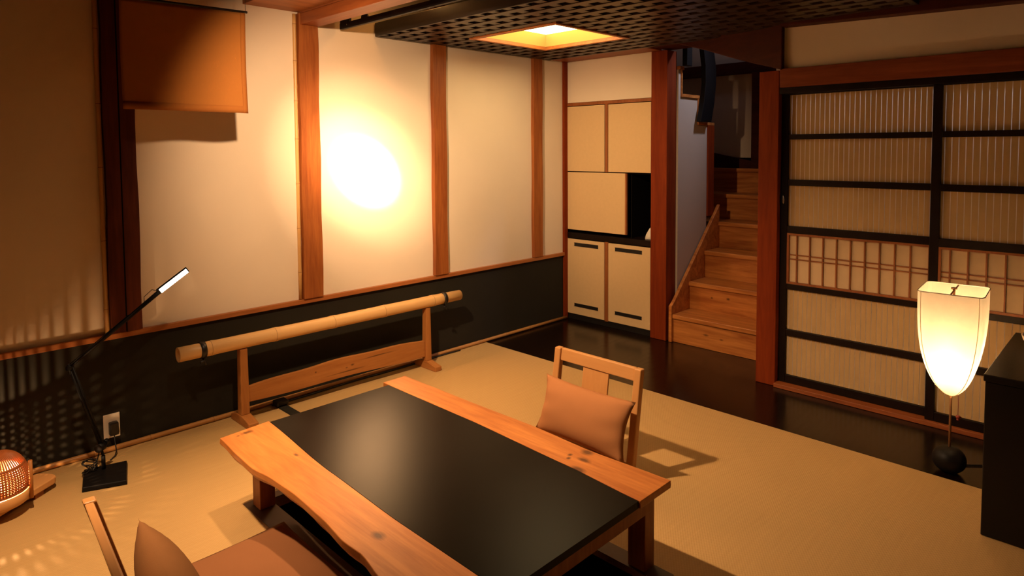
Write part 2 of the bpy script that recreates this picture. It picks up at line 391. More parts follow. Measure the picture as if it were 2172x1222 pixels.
struct('wall_front', bm, 'plaster_unseen', 'plaster wall behind the viewer', 'wall')
bm = bmesh.new(); box(bm, X0 - 0.1, X0, Y0, 0.0, 0.0, ZC)
struct('wall_far_left', bm, 'plaster_unseen', 'plaster wall beyond the left edge of the view', 'wall')
bm = bmesh.new(); box(bm, X0 - 0.1, 0.1, Y0 - 0.1, 0.12, ZC, ZC + 0.08)
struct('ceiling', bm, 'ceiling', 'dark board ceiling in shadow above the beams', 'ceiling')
bm = bmesh.new(); box(bm, -2.715, -2.40, -1.2, -0.001, 2.245, 2.27)
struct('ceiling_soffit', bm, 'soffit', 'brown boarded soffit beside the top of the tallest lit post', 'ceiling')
bm = bmesh.new(); box(bm, -2.28, -2.02, -1.6, -0.001, 2.33, 2.35)
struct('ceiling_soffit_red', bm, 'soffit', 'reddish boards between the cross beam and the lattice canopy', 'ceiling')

# ---- posts and beams
def post(n, x0, x1, z0, z1, proud, label, mat='post', crack=None):
    bm = bmesh.new()
    K = 10
    # slightly wavering natural edges
    for i in range(K):
        za = z0 + (z1 - z0) * i / K; zb = z0 + (z1 - z0) * (i + 1) / K
        ja = [math.sin(i * 1.7 + n * 2.1 + s) * 0.003 for s in (0, 1.3)]; jb = [math.sin((i + 1) * 1.7 + n * 2.1 + s) * 0.003 for s in (0, 1.3)]
        hexa(bm, ((x0 + ja[0], -proud, za), (x1 + ja[1], -proud, za), (x1 + ja[1], 0.01, za), (x0 + ja[0], 0.01, za)),
             ((x0 + jb[0], -proud, zb), (x1 + jb[1], -proud, zb), (x1 + jb[1], 0.01, zb), (x0 + jb[0], 0.01, zb)))
    if crack: box(bm, crack - 0.003, crack + 0.003, -proud - 0.0008, -proud + 0.004, z0, z1, 1)
    bmesh.ops.remove_doubles(bm, verts=bm.verts, dist=1e-5)
    return struct('trim_%d' % n, bm, [mat, 'void'], label, 'post', bevel=0.0)
post(1, -3.402, -3.268, 0.575, ZC, 0.035, 'shade-darkened wide post with a central crack, left of the hanging cloth', 'post_shaded', crack=-3.338)
post(2, -2.410, -2.290, 0.575, 2.235, 0.035, 'orange-lit wooden post on plaster wall beside the tall bamboo strip')
post(3, -1.434, -1.325, 0.575, ZC, 0.035, 'middle wooden post on the plaster wall, right of the bright spot')
post(4, -0.427, -0.325, 0.575, ZC, 0.03, 'knotty narrow post on plaster wall near the room corner')
bm = BX(-0.045, 0.0, -0.022, 0.004, 0.0, ZC)
struct('trim_5', bm, 'post_red', 'slim red-brown corner post beside the cabinets', 'post', 0.002)
bm = BX(X0, -0.045, -0.024, 0.0, 0.545, 0.572)
struct('trim_6', bm, 'trim_x', 'thin wooden rail capping the dark wall band', 'rail', 0.003)
bm = BX(-2.40, -2.285, -3.2, -0.036, 2.172, 2.235)
struct('trim_7', bm, 'beam_y', 'lower brown cross beam above the tallest lit post', 'beam', 0.003)
bm = BX(-2.40, -2.26, -3.2, -0.001, 2.2355, 2.33)
struct('trim_8', bm, 'beam_y', 'upper brown cross beam lying on the lower one at the post head', 'beam', 0.003)
bm = BX(-0.225, -0.002, -0.93, -0.024, 2.170, 2.32)
struct('trim_9', bm, 'beam_y', 'red-brown beam over the cabinets at the lattice canopy edge', 'beam', 0.003)
bm = BX(-0.012, 0.12, -0.985, -0.848, 0.0, 2.17)
struct('trim_10', bm, 'post_red', 'tall red-brown post between the cabinets and the staircase', 'post', 0.003)
bm = BX(DX, DX + 0.12, -1.965, -1.845, 0.0, 1.905)
struct('trim_11', bm, 'post_red', 'red-brown post between the staircase and the sliding doors', 'post', 0.003)
# bent natural beam from the cabinet post to the door post
bm = bmesh.new()
secs = [(-0.12, 0.10, -0.93, 2.18, 2.60), (-0.14, 0.08, -1.15, 2.178, 2.60), (-0.22, -0.02, -1.40, 2.10, 2.60), (-0.31, -0.12, -1.68, 2.0, 2.60), (-0.385, -0.20, -1.985, 1.905, 2.60)]
rings = [[bm.verts.new(p) for p in ((a, y, z0), (b, y, z0), (b, y, z1), (a, y, z1))] for a, b, y, z0, z1 in secs]
for r0, r1 in zip(rings, rings[1:]):
    for k in range(4): bm.faces.new((r0[k], r0[(k + 1) % 4], r1[(k + 1) % 4], r1[k]))
bm.faces.new(rings[0][::-1]); bm.faces.new(rings[-1])
struct('trim_12', bm, 'beam_dark', 'big dark bent beam spanning over the stair opening', 'beam', 0.006)
bm = BX(DX - 0.004, DX + 0.06, Y0, -1.97, 1.802, 1.912)
struct('trim_13', bm, 'header', 'red-brown lintel above the sliding doors', 'lintel', 0.002)
bm = bmesh.new(); hexa(bm, ((-0.44, -4.6, 2.075), (-0.30, -4.6, 2.075), (-0.30, -1.99, 2.152), (-0.44, -1.99, 2.152)), ((-0.44, -4.6, ZC), (-0.30, -4.6, ZC), (-0.30, -1.99, ZC), (-0.44, -1.99, ZC)))
struct('trim_14', bm, 'beam_dark', 'heavy dark beam along the top of the sliding door wall', 'beam', 0.004)
bm = BX(DX - 0.02, DX + 0.115, Y0, -1.966, 0.0, 0.024)
struct('trim_15', bm, 'beam_y', 'low wooden door track at the foot of the sliding doors', 'track', 0.002)
bm = BX(DX, DX + 0.10, Y0, -1.97, 1.765, 1.80)
struct('trim_16', bm, 'black_frame', 'black upper door track under the lintel', 'track', 0.002)
bm = BX(-3.0, -0.46, -4.75, -4.55, 2.3, 2.5)
bm.free()

# bamboo strips beside posts and bamboo skirting
def bamboo_line(name, p0, p1, r, nodes, mat, label, cat, jitter=0.0):
    p0, p1 = Vector(p0), Vector(p1); L = (p1 - p0).length
    pts, rs, mi = [p0], [r * 0.98], []
    for s in nodes:
        for ds, k, mm in ((-0.014, 1.0, 0), (-0.004, 1.10, 0), (-0.0015, 1.03, 0), (0.0015, 1.03, 1), (0.005, 1.08, 0), (0.015, 0.98, 0)):
            pts.append(p0 + (p1 - p0) * ((s + ds) / L)); rs.append(r * k); mi.append(mm)
    pts.append(p1); rs.append(r * 0.98); mi.append(0)
    bm = bmesh.new(); tube(bm, pts, rs, 14, mi)
    o = obj(name, bm, [mat, 'seam']); tag(o, label, cat)
    return o
o = bamboo_line('bamboo_strip', (-2.424, -0.009, 0.574), (-2.424, -0.009, 2.232), 0.0105, (0.16, 0.42, 0.68, 0.94, 1.16, 1.39, 1.60), 'bamboo_z', 'thin yellow bamboo strip along the lit orange post', 'bamboo strip')
o = bamboo_line('bamboo_strip', (-3.416, -0.009, 0.574), (-3.416, -0.009, 2.50), 0.0105, (0.12, 0.45, 0.80, 1.10, 1.45, 1.75), 'bamboo_z', 'dim bamboo strip along the shade-darkened cracked post behind the desk lamp', 'bamboo strip')
o = bamboo_line('bamboo_skirting', (X0, -0.018, 0.014), (-0.02, -0.018, 0.014), 0.0125, [0.2 + 0.31 * i + 0.05 * math.sin(i * 2.3) for i in range(17)], 'bamboo_base', 'long bamboo cane lying along the wall foot as skirting', 'bamboo skirting')

# ============================================================ SLIDING DOORS
ROWS = [(1.526, 1.760), (1.257, 1.495), (0.979, 1.221), (0.352, 0.596), (0.073, 0.313)]
def sliding_door(n, ya, yb, xf, label, bars, reeds):
    """ya > yb; xf = room-side face of the frame"""
    t = thing('door_%d' % n, label, 'sliding door', (xf, (ya + yb) / 2, 0.024)); t['kind'] = 'structure'
    sw = 0.042; xb = xf + 0.03
    bm = bmesh.new()
    box(bm, xf, xb, ya - sw, ya, 0.025, 1.764); box(bm, xf, xb, yb, yb + sw, 0.025, 1.764)
    zs = [(0.025, 0.073), (0.313, 0.352), (0.596, 0.630), (0.936, 0.979), (1.221, 1.257), (1.495, 1.526), (1.7585, 1.764)]
    for a, b in zs: box(bm, xf + 0.001, xb - 0.001, yb + sw, ya - sw, a, b)
    obj('frame', bm, 'black_frame', t, bevel=0.002)
    for (za, zb) in ROWS:
        bm = bmesh.new()
        y = ya - sw - 0.012; top_ = ya - sw
        while y > yb + sw + 0.006:
            box(bm, xf + 0.018, xf + 0.022, y + 0.0017, top_, za, zb, 0); top_ = y - 0.0017
            for q in ((xf + 0.0185, y - 0.0017, za), ):
                f = bm.faces.new([bm.verts.new(v) for v in ((q[0], y - 0.0017, za), (q[0], y + 0.0017, za), (q[0], y + 0.0017, zb), (q[0], y - 0.0017, zb))]); f.material_index = 1
            y -= reeds
        box(bm, xf + 0.018, xf + 0.022, yb + sw, top_, za, zb, 0)
        obj('reed_screen', bm, ['screen_back', 'reed'], t)
    # central shoji band
    bm = BX(xf + 0.016, xf + 0.019, yb + sw, ya - sw, 0.630, 0.936)
    obj('paper_pane', bm, 'shoji_paper', t)
    bm = bmesh.new()
    e = 0.012
    box(bm, xf + 0.002, xf + 0.016, yb + sw, ya - sw, 0.630, 0.630 + e); box(bm, xf + 0.002, xf + 0.016, yb + sw, ya - sw, 0.936 - e, 0.936)
    box(bm, xf + 0.002, xf + 0.016, ya - sw - e, ya - sw, 0.630 + e, 0.936 - e); box(bm, xf + 0.002, xf + 0.016, yb + sw, yb + sw + e, 0.630 + e, 0.936 - e)
    for zb in (0.780, 0.806): box(bm, xf + 0.007, xf + 0.015, yb + sw + e, ya - sw - e, zb - 0.003, zb + 0.003)
    for y in bars: box(bm, xf + 0.006, xf + 0.0155, y - 0.0035, y + 0.0035, 0.630 + e, 0.936 - e)
    obj('lattice_band', bm, 'trim_thin', t, label='slim red-brown bars over paper')
    return t
d1 = sliding_door(1, -1.967, -2.800, DX + 0.040, 'sliding lattice door with reed screens beside the staircase post', [-2.066 - 0.0745 * i for i in range(9)], 0.0268)
bm = bmesh.new()
lathe(bm, [(0.0, 0.0), (0.009, 0.0), (0.011, 0.002), (0.008, 0.004), (0.0, 0.003)], 16)
bmesh.ops.rotate(bm, verts=bm.verts, cent=(0, 0, 0), matrix=Matrix.Rotation(-math.pi / 2, 3, 'Y'))
bmesh.ops.scale(bm, verts=bm.verts, vec=(1, 0.7, 2.6)); bmesh.ops.translate(bm, verts=bm.verts, vec=(DX + 0.039, -1.985, 1.135))
obj('finger_pull', bm, 'chrome', d1, label='small oval metal pull')
sliding_door(2, -2.757, -3.60, DX + 0.002, 'sliding lattice door with reed screens behind the glowing floor lamp', [-2.849 - 0.0765 * i for i in range(10)], 0.030)
sliding_door(3, -3.557, -4.40, DX + 0.040, 'third sliding lattice door hidden behind the black chest', [-3.65 - 0.0765 * i for i in range(10)], 0.030)
# ============================================================ CABINETS
def pull(bm, y0, y1, z0, z1): box(bm, -0.004, 0.001, y1, y0, z0, z1)
cb = thing('cabinet', 'lower built-in cabinet with two cream doors and black slot handles', 'cabinet', (0.17, -0.42, 0.0))
obj('body', BX((0.012, 0.34, -0.846, -0.838, 0.045, 0.695), (0.012, 0.34, -0.012, -0.002, 0.045, 0.695), (0.012, 0.34, -0.838, -0.012, 0.045, 0.06), (0.33, 0.34, -0.838, -0.012, 0.06, 0.695)), 'black_frame', cb)
obj('centre_stile', BX(-0.003, 0.012, -0.442, -0.409, 0.045, 0.695), 'trim_thin', cb, bevel=0.001)
obj('kick_board', BX(0.012, 0.03, -0.846, -0.002, 0.0, 0.044), 'black', cb)
for ya, yb, ps in ((-0.010, -0.405, (-0.095, -0.345)), (-0.446, -0.842, (-0.514, -0.767))):
    d = obj('door', BX(-0.004, 0.011, yb, ya, 0.052, 0.688), 'door_paper', cb, bevel=0.0015)
    for (za, zb) in ((0.633, 0.657), (0.121, 0.143)):
        bm = bmesh.new()
        box(bm, -0.0055, -0.0042, ps[1], ps[0], za, zb)
        box(bm, -0.007, -0.0056, ps[1] - 0.002, ps[0] + 0.002, zb, zb + 0.003); box(bm, -0.007, -0.0056, ps[1] - 0.002, ps[0] + 0.002, za - 0.003, za)
        obj('handle', bm, 'black', d, label='recessed black slot handle')
ct = obj('counter', BX(-0.006, 0.34, -0.846, -0.002, 0.696, 0.742), 'black_frame', bevel=0.002)
tag(ct, 'thin black counter slab on the lower cabinet', 'counter')
cu = thing('cabinet', 'upper built-in cabinet, two tall cream doors above one wide sliding door and a black niche', 'cabinet', (0.17, -0.42, 0.743))
obj('body', BX((0.012, 0.34, -0.846, -0.84, 0.743, 1.825), (0.012, 0.34, -0.012, -0.002, 0.743, 1.825), (0.012, 0.34, -0.84, -0.012, 1.81, 1.825), (0.33, 0.34, -0.84, -0.012, 0.743, 1.81), (0.014, 0.33, -0.84, -0.012, 1.248, 1.256), (0.04, 0.33, -0.642, -0.634, 0.743, 1.248)), 'void', cu, label='black interior')
obj('top_rail', BX(-0.006, 0.014, -0.846, -0.002, 1.803, 1.828), 'trim_thin', cu, bevel=0.001)
obj('centre_stile', BX(-0.003, 0.014, -0.438, -0.412, 1.258, 1.803), 'trim_thin', cu, bevel=0.001)
obj('door', BX(-0.004, 0.011, -0.406, -0.012, 1.260, 1.798), 'door_paper', cu, bevel=0.0015)
obj('door', BX(-0.004, 0.011, -0.842, -0.444, 1.260, 1.798), 'door_paper', cu, bevel=0.0015)
sd = obj('sliding_door', BX(-0.002, 0.012, -0.606, -0.012, 0.768, 1.252), 'door_paper', cu, bevel=0.0015, label='wide cream door')
obj('edge_strip', BX(-0.004, 0.014, -0.622, -0.607, 0.768, 1.252), 'trim_thin', sd, label='wooden edge')
# small pale ornament in the niche
bm = bmesh.new()
lathe(bm, [(0.0, 0.743), (0.040, 0.743), (0.044, 0.752), (0.036, 0.778), (0.020, 0.806), (0.008, 0.826), (0.0, 0.834)], 9)
for v in bm.verts:
    a = math.atan2(v.co.y, v.co.x); v.co.x *= 1 + 0.16 * math.sin(3 * a); v.co.y *= 1 + 0.2 * math.cos(2 * a)
bmesh.ops.translate(bm, verts=bm.verts, vec=(0.075, -0.790, 0.0))
tag(obj('ornament', bm, 'ceramic'), 'small pale peaked ornament in the black cabinet niche', 'ornament')

# ============================================================ STAIRCASE
st = thing('staircase', 'steep orange-brown wooden staircase rising beside the cabinets', 'staircase', (0.6, -1.36, 0.0))
RISE, GO = 0.2115, 0.235
for i in range(6):
    x = 0.015 + GO * i; z = RISE * (i + 1)
    yl = -1.035 if i < 3 else -0.16
    xe = x + GO + 0.015 if i < 5 else 1.234
    if i >= 3: yl = -1.035 if x < 0.66 else -0.2
    obj('tread', BX(x - 0.02, xe, -1.78, yl, z - 0.034, z), 'stair', st, bevel=0.006)
    obj('riser', BX(x, x + 0.02, -1.78, yl, z - RISE + 0.001, z - 0.035), 'stair', st)
bm = bmesh.new()
prism(bm, [(-0.012, -1.034, 0.0), (-0.012, -1.034, 0.27), (0.03, -1.034, 0.30), (0.72, -1.034, 0.985), (0.72, -1.034, 0.55), (0.17, -1.034, 0.0)], (0, 0.026, 0))
obj('stringer', bm, 'stair', st, bevel=0.003)
# stepped wall of the upper flight
bm = bmesh.new()
prism(bm, [(0.121, -1.0, 0.0), (0.56, -1.0, 0.0), (0.56, -1.0, 1.625), (0.415, -1.0, 1.625), (0.415, -1.0, 1.83), (0.165, -1.0, 1.83), (0.165, -1.0, 2.035), (0.121, -1.0, 2.035)], (0, 0.05, 0))
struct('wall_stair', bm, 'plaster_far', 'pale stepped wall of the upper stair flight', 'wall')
bm = bmesh.new()
for (xa, xb, z) in ((0.545, 0.68, 1.645), (0.395, 0.575, 1.645), (0.150, 0.430, 1.849), (0.0, 0.172, 2.05)):
    pass
box(bm, 0.405, 0.66, -1.012, -0.2, 1.628, 1.650)
box(bm, 0.155, 0.440, -1.012, -0.2, 1.832, 1.856)
box(bm, 0.125, 0.185, -1.012, -0.2, 2.036, 2.062)
box(bm, 0.405, 0.420, -1.008, -0.2, 1.651, 1.831); box(bm, 0.155, 0.170, -1.008, -0.2, 1.857, 2.035)
obj('upper_steps', bm, 'stair', st, bevel=0.002, label='edges of the upper flight, seen from the side')
bm = BX(0.562, 0.66, -1.012, -0.90, 0.90, 1.627)
obj('newel', bm, 'post_red', st, bevel=0.002)
bm = bmesh.new()
pa = [(0.36, 1.651), (0.41, 1.80), (0.435, 1.95), (0.43, 2.08), (0.40, 2.20), (0.36, 2.34)]
pb = [(0.52, 2.34), (0.565, 2.20), (0.60, 2.08), (0.60, 1.95), (0.575, 1.80), (0.53, 1.651)]
prism(bm, [(x, -1.055, z) for x, z in pa + pb], (0, 0.04, 0))
obj('curved_handrail', bm, 'black_metal', st, bevel=0.004, label='curved black handrail board')
obj('upper_handrail', BX(0.150, 0.225, -1.055, -1.015, 2.063, 2.30), 'black_metal', st, bevel=0.003, label='black board')
# stairwell shell
bm = bmesh.new()
box(bm, 0.36, 1.75, -0.14, -0.05, 0.0, 3.1); box(bm, 1.66, 1.75, -1.9, -0.14, 0.0, 3.1); box(bm, 0.0, 1.66, -1.9, -1.79, 0.0, 3.1)
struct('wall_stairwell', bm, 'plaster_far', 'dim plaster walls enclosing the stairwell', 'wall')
bm = BX(0.0, 1.75, -1.9, -0.05, 3.1, 3.16)
struct('ceiling_stairwell', bm, 'ceiling', 'ceiling high over the stairwell', 'ceiling')
bm = bmesh.new(); box(bm, 1.20, 1.26, -1.79, -0.14, 2.09, 2.19)
struct('trim_17', bm, 'beam_dark', 'dark beam crossing the back of the stairwell', 'beam', 0.003)
bm = BX(1.262, 1.30, -1.79, -0.14, 1.36, 3.0)
struct('wall_landing', bm, 'plaster_far', 'plaster wall behind the stair landing', 'wall')
bm = bmesh.new(); prism(bm, [(1.225, -1.20, 1.483), (1.225, -1.20, 1.35), (1.225, -0.15, 1.35), (1.225, -0.15, 1.483)], (0.035, 0, 0)); bm.free()
bm = bmesh.new(); box(bm, 1.19, 1.262, -1.789, -1.075, 1.27, 2.09)
struct('trim_18', bm, 'beam_dark', 'dark post at the back of the stairwell', 'post', 0.003)
bm = bmesh.new(); prism(bm, [(1.235, -1.07, 0.9), (1.235, -0.2, 0.9), (1.235, -0.2, 1.50), (1.235, -1.07, 1.33)], (0.026, 0, 0))
struct('trim_19', bm, 'beam_dark', 'dark sloped board below the landing wall', 'trim', 0.002)

# ============================================================ LATTICE CANOPY
LX0, LX1, LY0, LY1, LZ = -1.885, -0.23, -2.70, -0.015, 2.165
HX0, HX1, HY0, HY1 = -1.375, -0.70, -1.085, -0.40
cp = thing('lattice_canopy', 'black-edged ceiling canopy with a square lattice underside', 'canopy', ((LX0 + LX1) / 2, (LY0 + LY1) / 2, LZ))
bm = bmesh.new()
def slats(bm, a0, a1, other, horizontal):
    p = 0.055; wd = 0.030
    n = int((a1 - a0) / p)
    for i in range(n + 1):
        c = a0 + i * p
        yield c
g = 0.1115; wd = 0.052
ys = []
y = -0.115 + g / 2
while y > LY0 + 0.03: ys.append(y); y -= g
xs = []
x = -1.737 - g / 2
while x < LX1: xs.append(x); x += g
def clip(a, b, lo, hi): return max(a, lo), min(b, hi)
for y in ys:
    ya, yb = clip(y - wd / 2, y + wd / 2, LY0 + 0.03, LY1 - 0.03)
    if yb <= ya: continue
    if yb > HY0 - 0.03 and ya < HY1 + 0.03:
        box(bm, LX0 + 0.012, HX0 - 0.03, ya, yb, LZ + 0.003, LZ + 0.013); box(bm, HX1 + 0.03, LX1, ya, yb, LZ + 0.003, LZ + 0.013)
    else: box(bm, LX0 + 0.012, LX1, ya, yb, LZ + 0.003, LZ + 0.013)
for x in xs:
    xa, xb = clip(x - wd / 2, x + wd / 2, LX0 + 0.012, LX1)
    if xb <= xa: continue
    if xb > HX0 - 0.03 and xa < HX1 + 0.03:
        box(bm, xa, xb, LY0 + 0.03, HY0 - 0.03, LZ, LZ + 0.010); box(bm, xa, xb, HY1 + 0.03, LY1 - 0.03, LZ, LZ + 0.010)
    else: box(bm, xa, xb, LY0 + 0.03, LY1 - 0.03, LZ, LZ + 0.010)
M['lattice'] = mat_wood('lattice_wood', (0.040, 0.021, 0.009), (0.025, 0.012, 0.005), 'x', 0.36, 60, spec=0.4)
obj('lattice', bm, 'lattice', cp)
bm = bmesh.new()
box(bm, LX0, LX0 + 0.012, LY0, LY1, LZ - 0.001, LZ + 0.085)
box(bm, LX0 + 0.012, LX1, LY1 - 0.030, LY1, LZ - 0.001, LZ + 0.085); box(bm, LX0 + 0.012, LX1, LY0, LY0 + 0.03, LZ - 0.001, LZ + 0.085)
obj('side_board', bm, 'black', cp, bevel=0.003)
bm = BX((LX0 + 0.012, HX0 - 0.06, LY0 + 0.03, LY1 - 0.03, LZ + 0.075, LZ + 0.085), (HX1 + 0.06, LX1, LY0 + 0.03, LY1 - 0.03, LZ + 0.075, LZ + 0.085),
        (HX0 - 0.06, HX1 + 0.06, LY0 + 0.03, HY0 - 0.06, LZ + 0.075, LZ + 0.085), (HX0 - 0.06, HX1 + 0.06, HY1 + 0.06, LY1 - 0.03, LZ + 0.075, LZ + 0.085))
obj('dark_void_sheet', bm, 'void', cp)  # near-black sheet standing in for the unlit space above the lattice
# recessed light
cl = thing('ceiling_light', 'square recessed golden ceiling light glowing in the lattice canopy', 'ceiling light', ((HX0 + HX1) / 2, (HY0 + HY1) / 2, LZ))
bm = bmesh.new(); fw = 0.03
for b in ((HX0 - fw, HX1 + fw, HY0 - fw, HY0), (HX0 - fw, HX1 + fw, HY1, HY1 + fw), (HX0 - fw, HX0, HY0, HY1), (HX1, HX1 + fw, HY0, HY1)): box(bm, *b, LZ - 0.006, LZ + 0.018)
obj('frame', bm, 'trim_x', cl, bevel=0.002)
bm = bmesh.new(); top = LZ + 0.09; ins = 0.065
lo = [(HX0, HY0, LZ + 0.018), (HX1, HY0, LZ + 0.018), (HX1, HY1, LZ + 0.018), (HX0, HY1, LZ + 0.018)]
hi = [(HX0 + ins, HY0 + ins, top), (HX1 - ins, HY0 + ins, top), (HX1 - ins, HY1 - ins, top), (HX0 + ins, HY1 - ins, top)]
for k in range(4):
    k2 = (k + 1) % 4; bm.faces.new([bm.verts.new(p) for p in (lo[k], lo[k2], hi[k2], hi[k])])
obj('reflector', bm, 'box_inner', cl, solid=0.003, label='inner sides with a golden lit glow put in')
obj('diffuser', BX(HX0 + ins, HX1 - ins, HY0 + ins, HY1 - ins, top, top + 0.004), 'diffuser', cl, label='glowing panel')
bm = bmesh.new(); q = 0.028
for b in ((HX0 - q, HX1 + q, HY0 - q, HY0 - q + 0.006), (HX0 - q, HX1 + q, HY1 + q - 0.006, HY1 + q), (HX0 - q, HX0 - q + 0.006, HY0 - q + 0.006, HY1 + q - 0.006), (HX1 + q - 0.006, HX1 + q, HY0 - q + 0.006, HY1 + q - 0.006)): box(bm, *b, LZ + 0.0185, LZ + 0.112)
box(bm, HX0 - q, HX1 + q, HY0 - q, HY1 + q, LZ + 0.1125, LZ + 0.118)
obj('light_leak_box', bm, 'void', cl)  # added box that stops light leaking through the lattice holes
# black hanging rail left of the canopy with two hooks
hr = thing('hanging_rail', 'black hanging rail with two hooked rods beside the lattice canopy', 'rail', (-2.14, -0.8, 2.17))
obj('rail', BX(-2.155, -2.135, -1.7, -0.05, 2.170, 2.205), 'black_metal', hr, bevel=0.002)
bm = bmesh.new(); box(bm, -2.152, -2.138, -0.155, -0.05, 2.2055, 2.245)
tube(bm, [(-2.153, -0.10, 2.235), (-2.137, -0.10, 2.235)], 0.042, 20)
tube(bm, [(-2.145, -0.115, 2.24), (-2.145, -0.115, 2.42)], 0.0075, 8)
obj('hook', bm, 'black_metal', hr)
bm = bmesh.new(); tube(bm, [(-2.152, -0.31, 2.205), (-2.138, -0.31, 2.205)], 0.030, 20)
tube(bm, [(-2.145, -0.31, 2.215), (-2.145, -0.31, 2.42)], 0.0075, 8)
obj('hook', bm, 'black_metal', hr)
bm = bmesh.new(); tube(bm, [(-2.156, -0.13, 2.190), (-2.1553, -0.13, 2.190)], 0.004, 10)
obj('rivet', bm, 'chrome', hr)
tag(obj('added_glow_strip', BX(-1.99, -1.90, -0.62, -0.08, 2.365, 2.40), 'added_glow_strip'), 'added orange glowing strip standing in for lit boards above the black canopy edge', 'lamp')  # added glow where lit boards show past the canopy edge
point('added_strip_fill', (-1.97, -0.5, 2.34), 1.2, (1.0, 0.5, 0.15), 0.03)  # added light to go with the glowing strip

# ============================================================ NOREN CLOTH
nr = thing('noren', 'short brown cloth panel hanging before the plaster wall', 'hanging cloth', (-3.11, -0.30, 2.13))
def nf(u, v):
    x = -3.389 + 0.556 * u - 0.004 * math.sin(v * 3)
    y = -0.30 - 0.028 * math.sin(u * 3.1 + 0.2) * v - 0.010 * math.sin(u * 7 + 1) * v + 0.016 * math.cos(u * 11) * v * v * 0.5
    return (x, y, 2.124 - 0.487 * v + 0.010 * u * (1 - v))
bm = bmesh.new(); grid(bm, 40, 30, nf)
obj('cloth', bm, 'noren', nr, solid=0.002)
bm = bmesh.new()
grid(bm, 40, 2, lambda u, v: tuple(Vector(nf(u, 0.93 + 0.07 * v)) + Vector((0, -0.0022, -0.001))))
grid(bm, 2, 30, lambda u, v: tuple(Vector(nf(0.955 + 0.045 * u, v)) + Vector((0.0005, -0.0024, 0))))
obj('hem', bm, 'noren_hem', nr, solid=0.001)
bm = bmesh.new(); tube(bm, [(-3.47, -0.300, 2.130), (-2.822, -0.300, 2.140)], 0.006, 10)
obj('rod', bm, 'black', nr)
for x in (-3.42, -2.83):
    bm = bmesh.new(); tube(bm, [(x, -0.300, 2.140), (x, -0.300, ZC)], 0.0012, 6)
    obj('cord', bm, 'black', nr)

# ============================================================ LOW TABLE
tb = thing('low_table', 'low wooden table with a black centre panel and live-edge planks', 'table', (-2.81, -1.70, 0.0))
TZ, TH = 0.320, 0.026
left = [(-3.274, -0.985), (-3.286, -1.167), (-3.292, -1.303), (-3.276, -1.433), (-3.271, -1.581), (-3.280, -1.783), (-3.297, -1.932), (-3.293, -2.021), (-3.315, -2.145), (-3.300, -2.30), (-3.29, -2.445)]
right = [(-2.350, -0.929), (-2.347, -1.2), (-2.347, -1.429), (-2.340, -1.798), (-2.353, -2.10), (-2.338, -2.439)]
li = [(-3.067, -0.967), (-3.111, -1.542), (-3.127, -1.987), (-3.128, -2.328), (-3.13, -2.445)]
ri = [(-2.478, -0.935), (-2.479, -1.578), (-2.499, -2.108), (-2.522, -2.442)]
def interp(pl, y):
    for (xa, ya), (xb, yb) in zip(pl, pl[1:]):
        if yb <= y <= ya: s = (y - ya) / (yb - ya); s2 = s * s * (3 - 2 * s) * 0.5 + s * 0.5; return xa + (xb - xa) * s2
    return pl[0][0] if y > pl[0][1] else pl[-1][0]
def plank(a, b, ya, yb, sgn, z0, z1, n=48, skew=(0, 0), live=0.010):
    """board between outer outline a and inner outline b; outer edge undercut like a live edge"""
    bm = bmesh.new(); rows = []
    for i in range(n + 1):
        y = ya + (yb - ya) * i / n
        xo = interp(a, y); xi = interp(b, y); w_ = live * (0.5 + 0.5 * math.sin(i * 0.9)) * 0.6 + live * 0.4
        rows.append([bm.verts.new(p) for p in ((xo, y + skew[0], z1), (xi, y + skew[1], z1), (xi, y + skew[1], z0), (xo - sgn * -w_, y + skew[0], z0), (xo - sgn * 0.002 , y + skew[0], (z0 * 0.6 + z1 * 0.4)))])
    for r0, r1 in zip(rows, rows[1:]):
        for k in range(5):
            f = bm.faces.new((r0[k], r0[(k + 1) % 5], r1[(k + 1) % 5], r1[k]))
    bm.faces.new(rows[0][::-1]); bm.faces.new(rows[-1])
    return bm
bm = plank(left, li, -0.975, -2.445, 1, TZ - 0.034, TZ, skew=(-0.012, 0.008))
obj('plank', bm, 'table_wood', tb, bevel=0.002, label='wavy live-edge plank with a large knot')
bm = plank(right, ri, -0.932, -2.440, -1, TZ - TH, TZ, live=0.003, skew=(0, 0))
obj('plank', bm, 'table_wood', tb, bevel=0.002, label='straighter plank with three dark knots')
# black panel follows both inner outlines
bm = bmesh.new(); rows = []
for i in range(41):
    y = -0.978 + (-2.434 + 0.978) * i / 40
    a = interp(li, y) + 0.0015; b = interp(ri, y) - 0.0015
    rows.append([bm.verts.new(p) for p in ((a, y, TZ - 0.001), (b, y, TZ - 0.001), (b, y, TZ - 0.025), (a, y, TZ - 0.025))])
for r0, r1 in zip(rows, rows[1:]):
    for k in range(4): bm.faces.new((r0[k], r0[(k + 1) % 4], r1[(k + 1) % 4], r1[k]))
bm.faces.new(rows[0][::-1]); bm.faces.new(rows[-1])
obj('centre_panel', bm, 'slab', tb, label='dark satin panel')
obj('apron', BX(-3.06, -2.44, -2.425, -2.395, TZ - 0.075, TZ - 0.0255), 'leg_wood', tb, bevel=0.002)
obj('apron', BX(-3.06, -2.44, -1.035, -1.005, TZ - 0.075, TZ - 0.0255), 'leg_wood', tb, bevel=0.002)
for (xa, xb, ya, yb, zt) in ((-3.152, -3.088, -1.058, -0.990, TZ - 0.0345), (-2.412, -2.353, -2.385, -2.315, TZ - 0.0265), (-2.412, -2.353, -1.058, -0.990, TZ - 0.0265), (-3.152, -3.088, -2.385, -2.315, TZ - 0.0345)):
    obj('leg', BX(xa, xb, ya, yb, 0.0035, zt), 'leg_wood', tb, bevel=0.003)
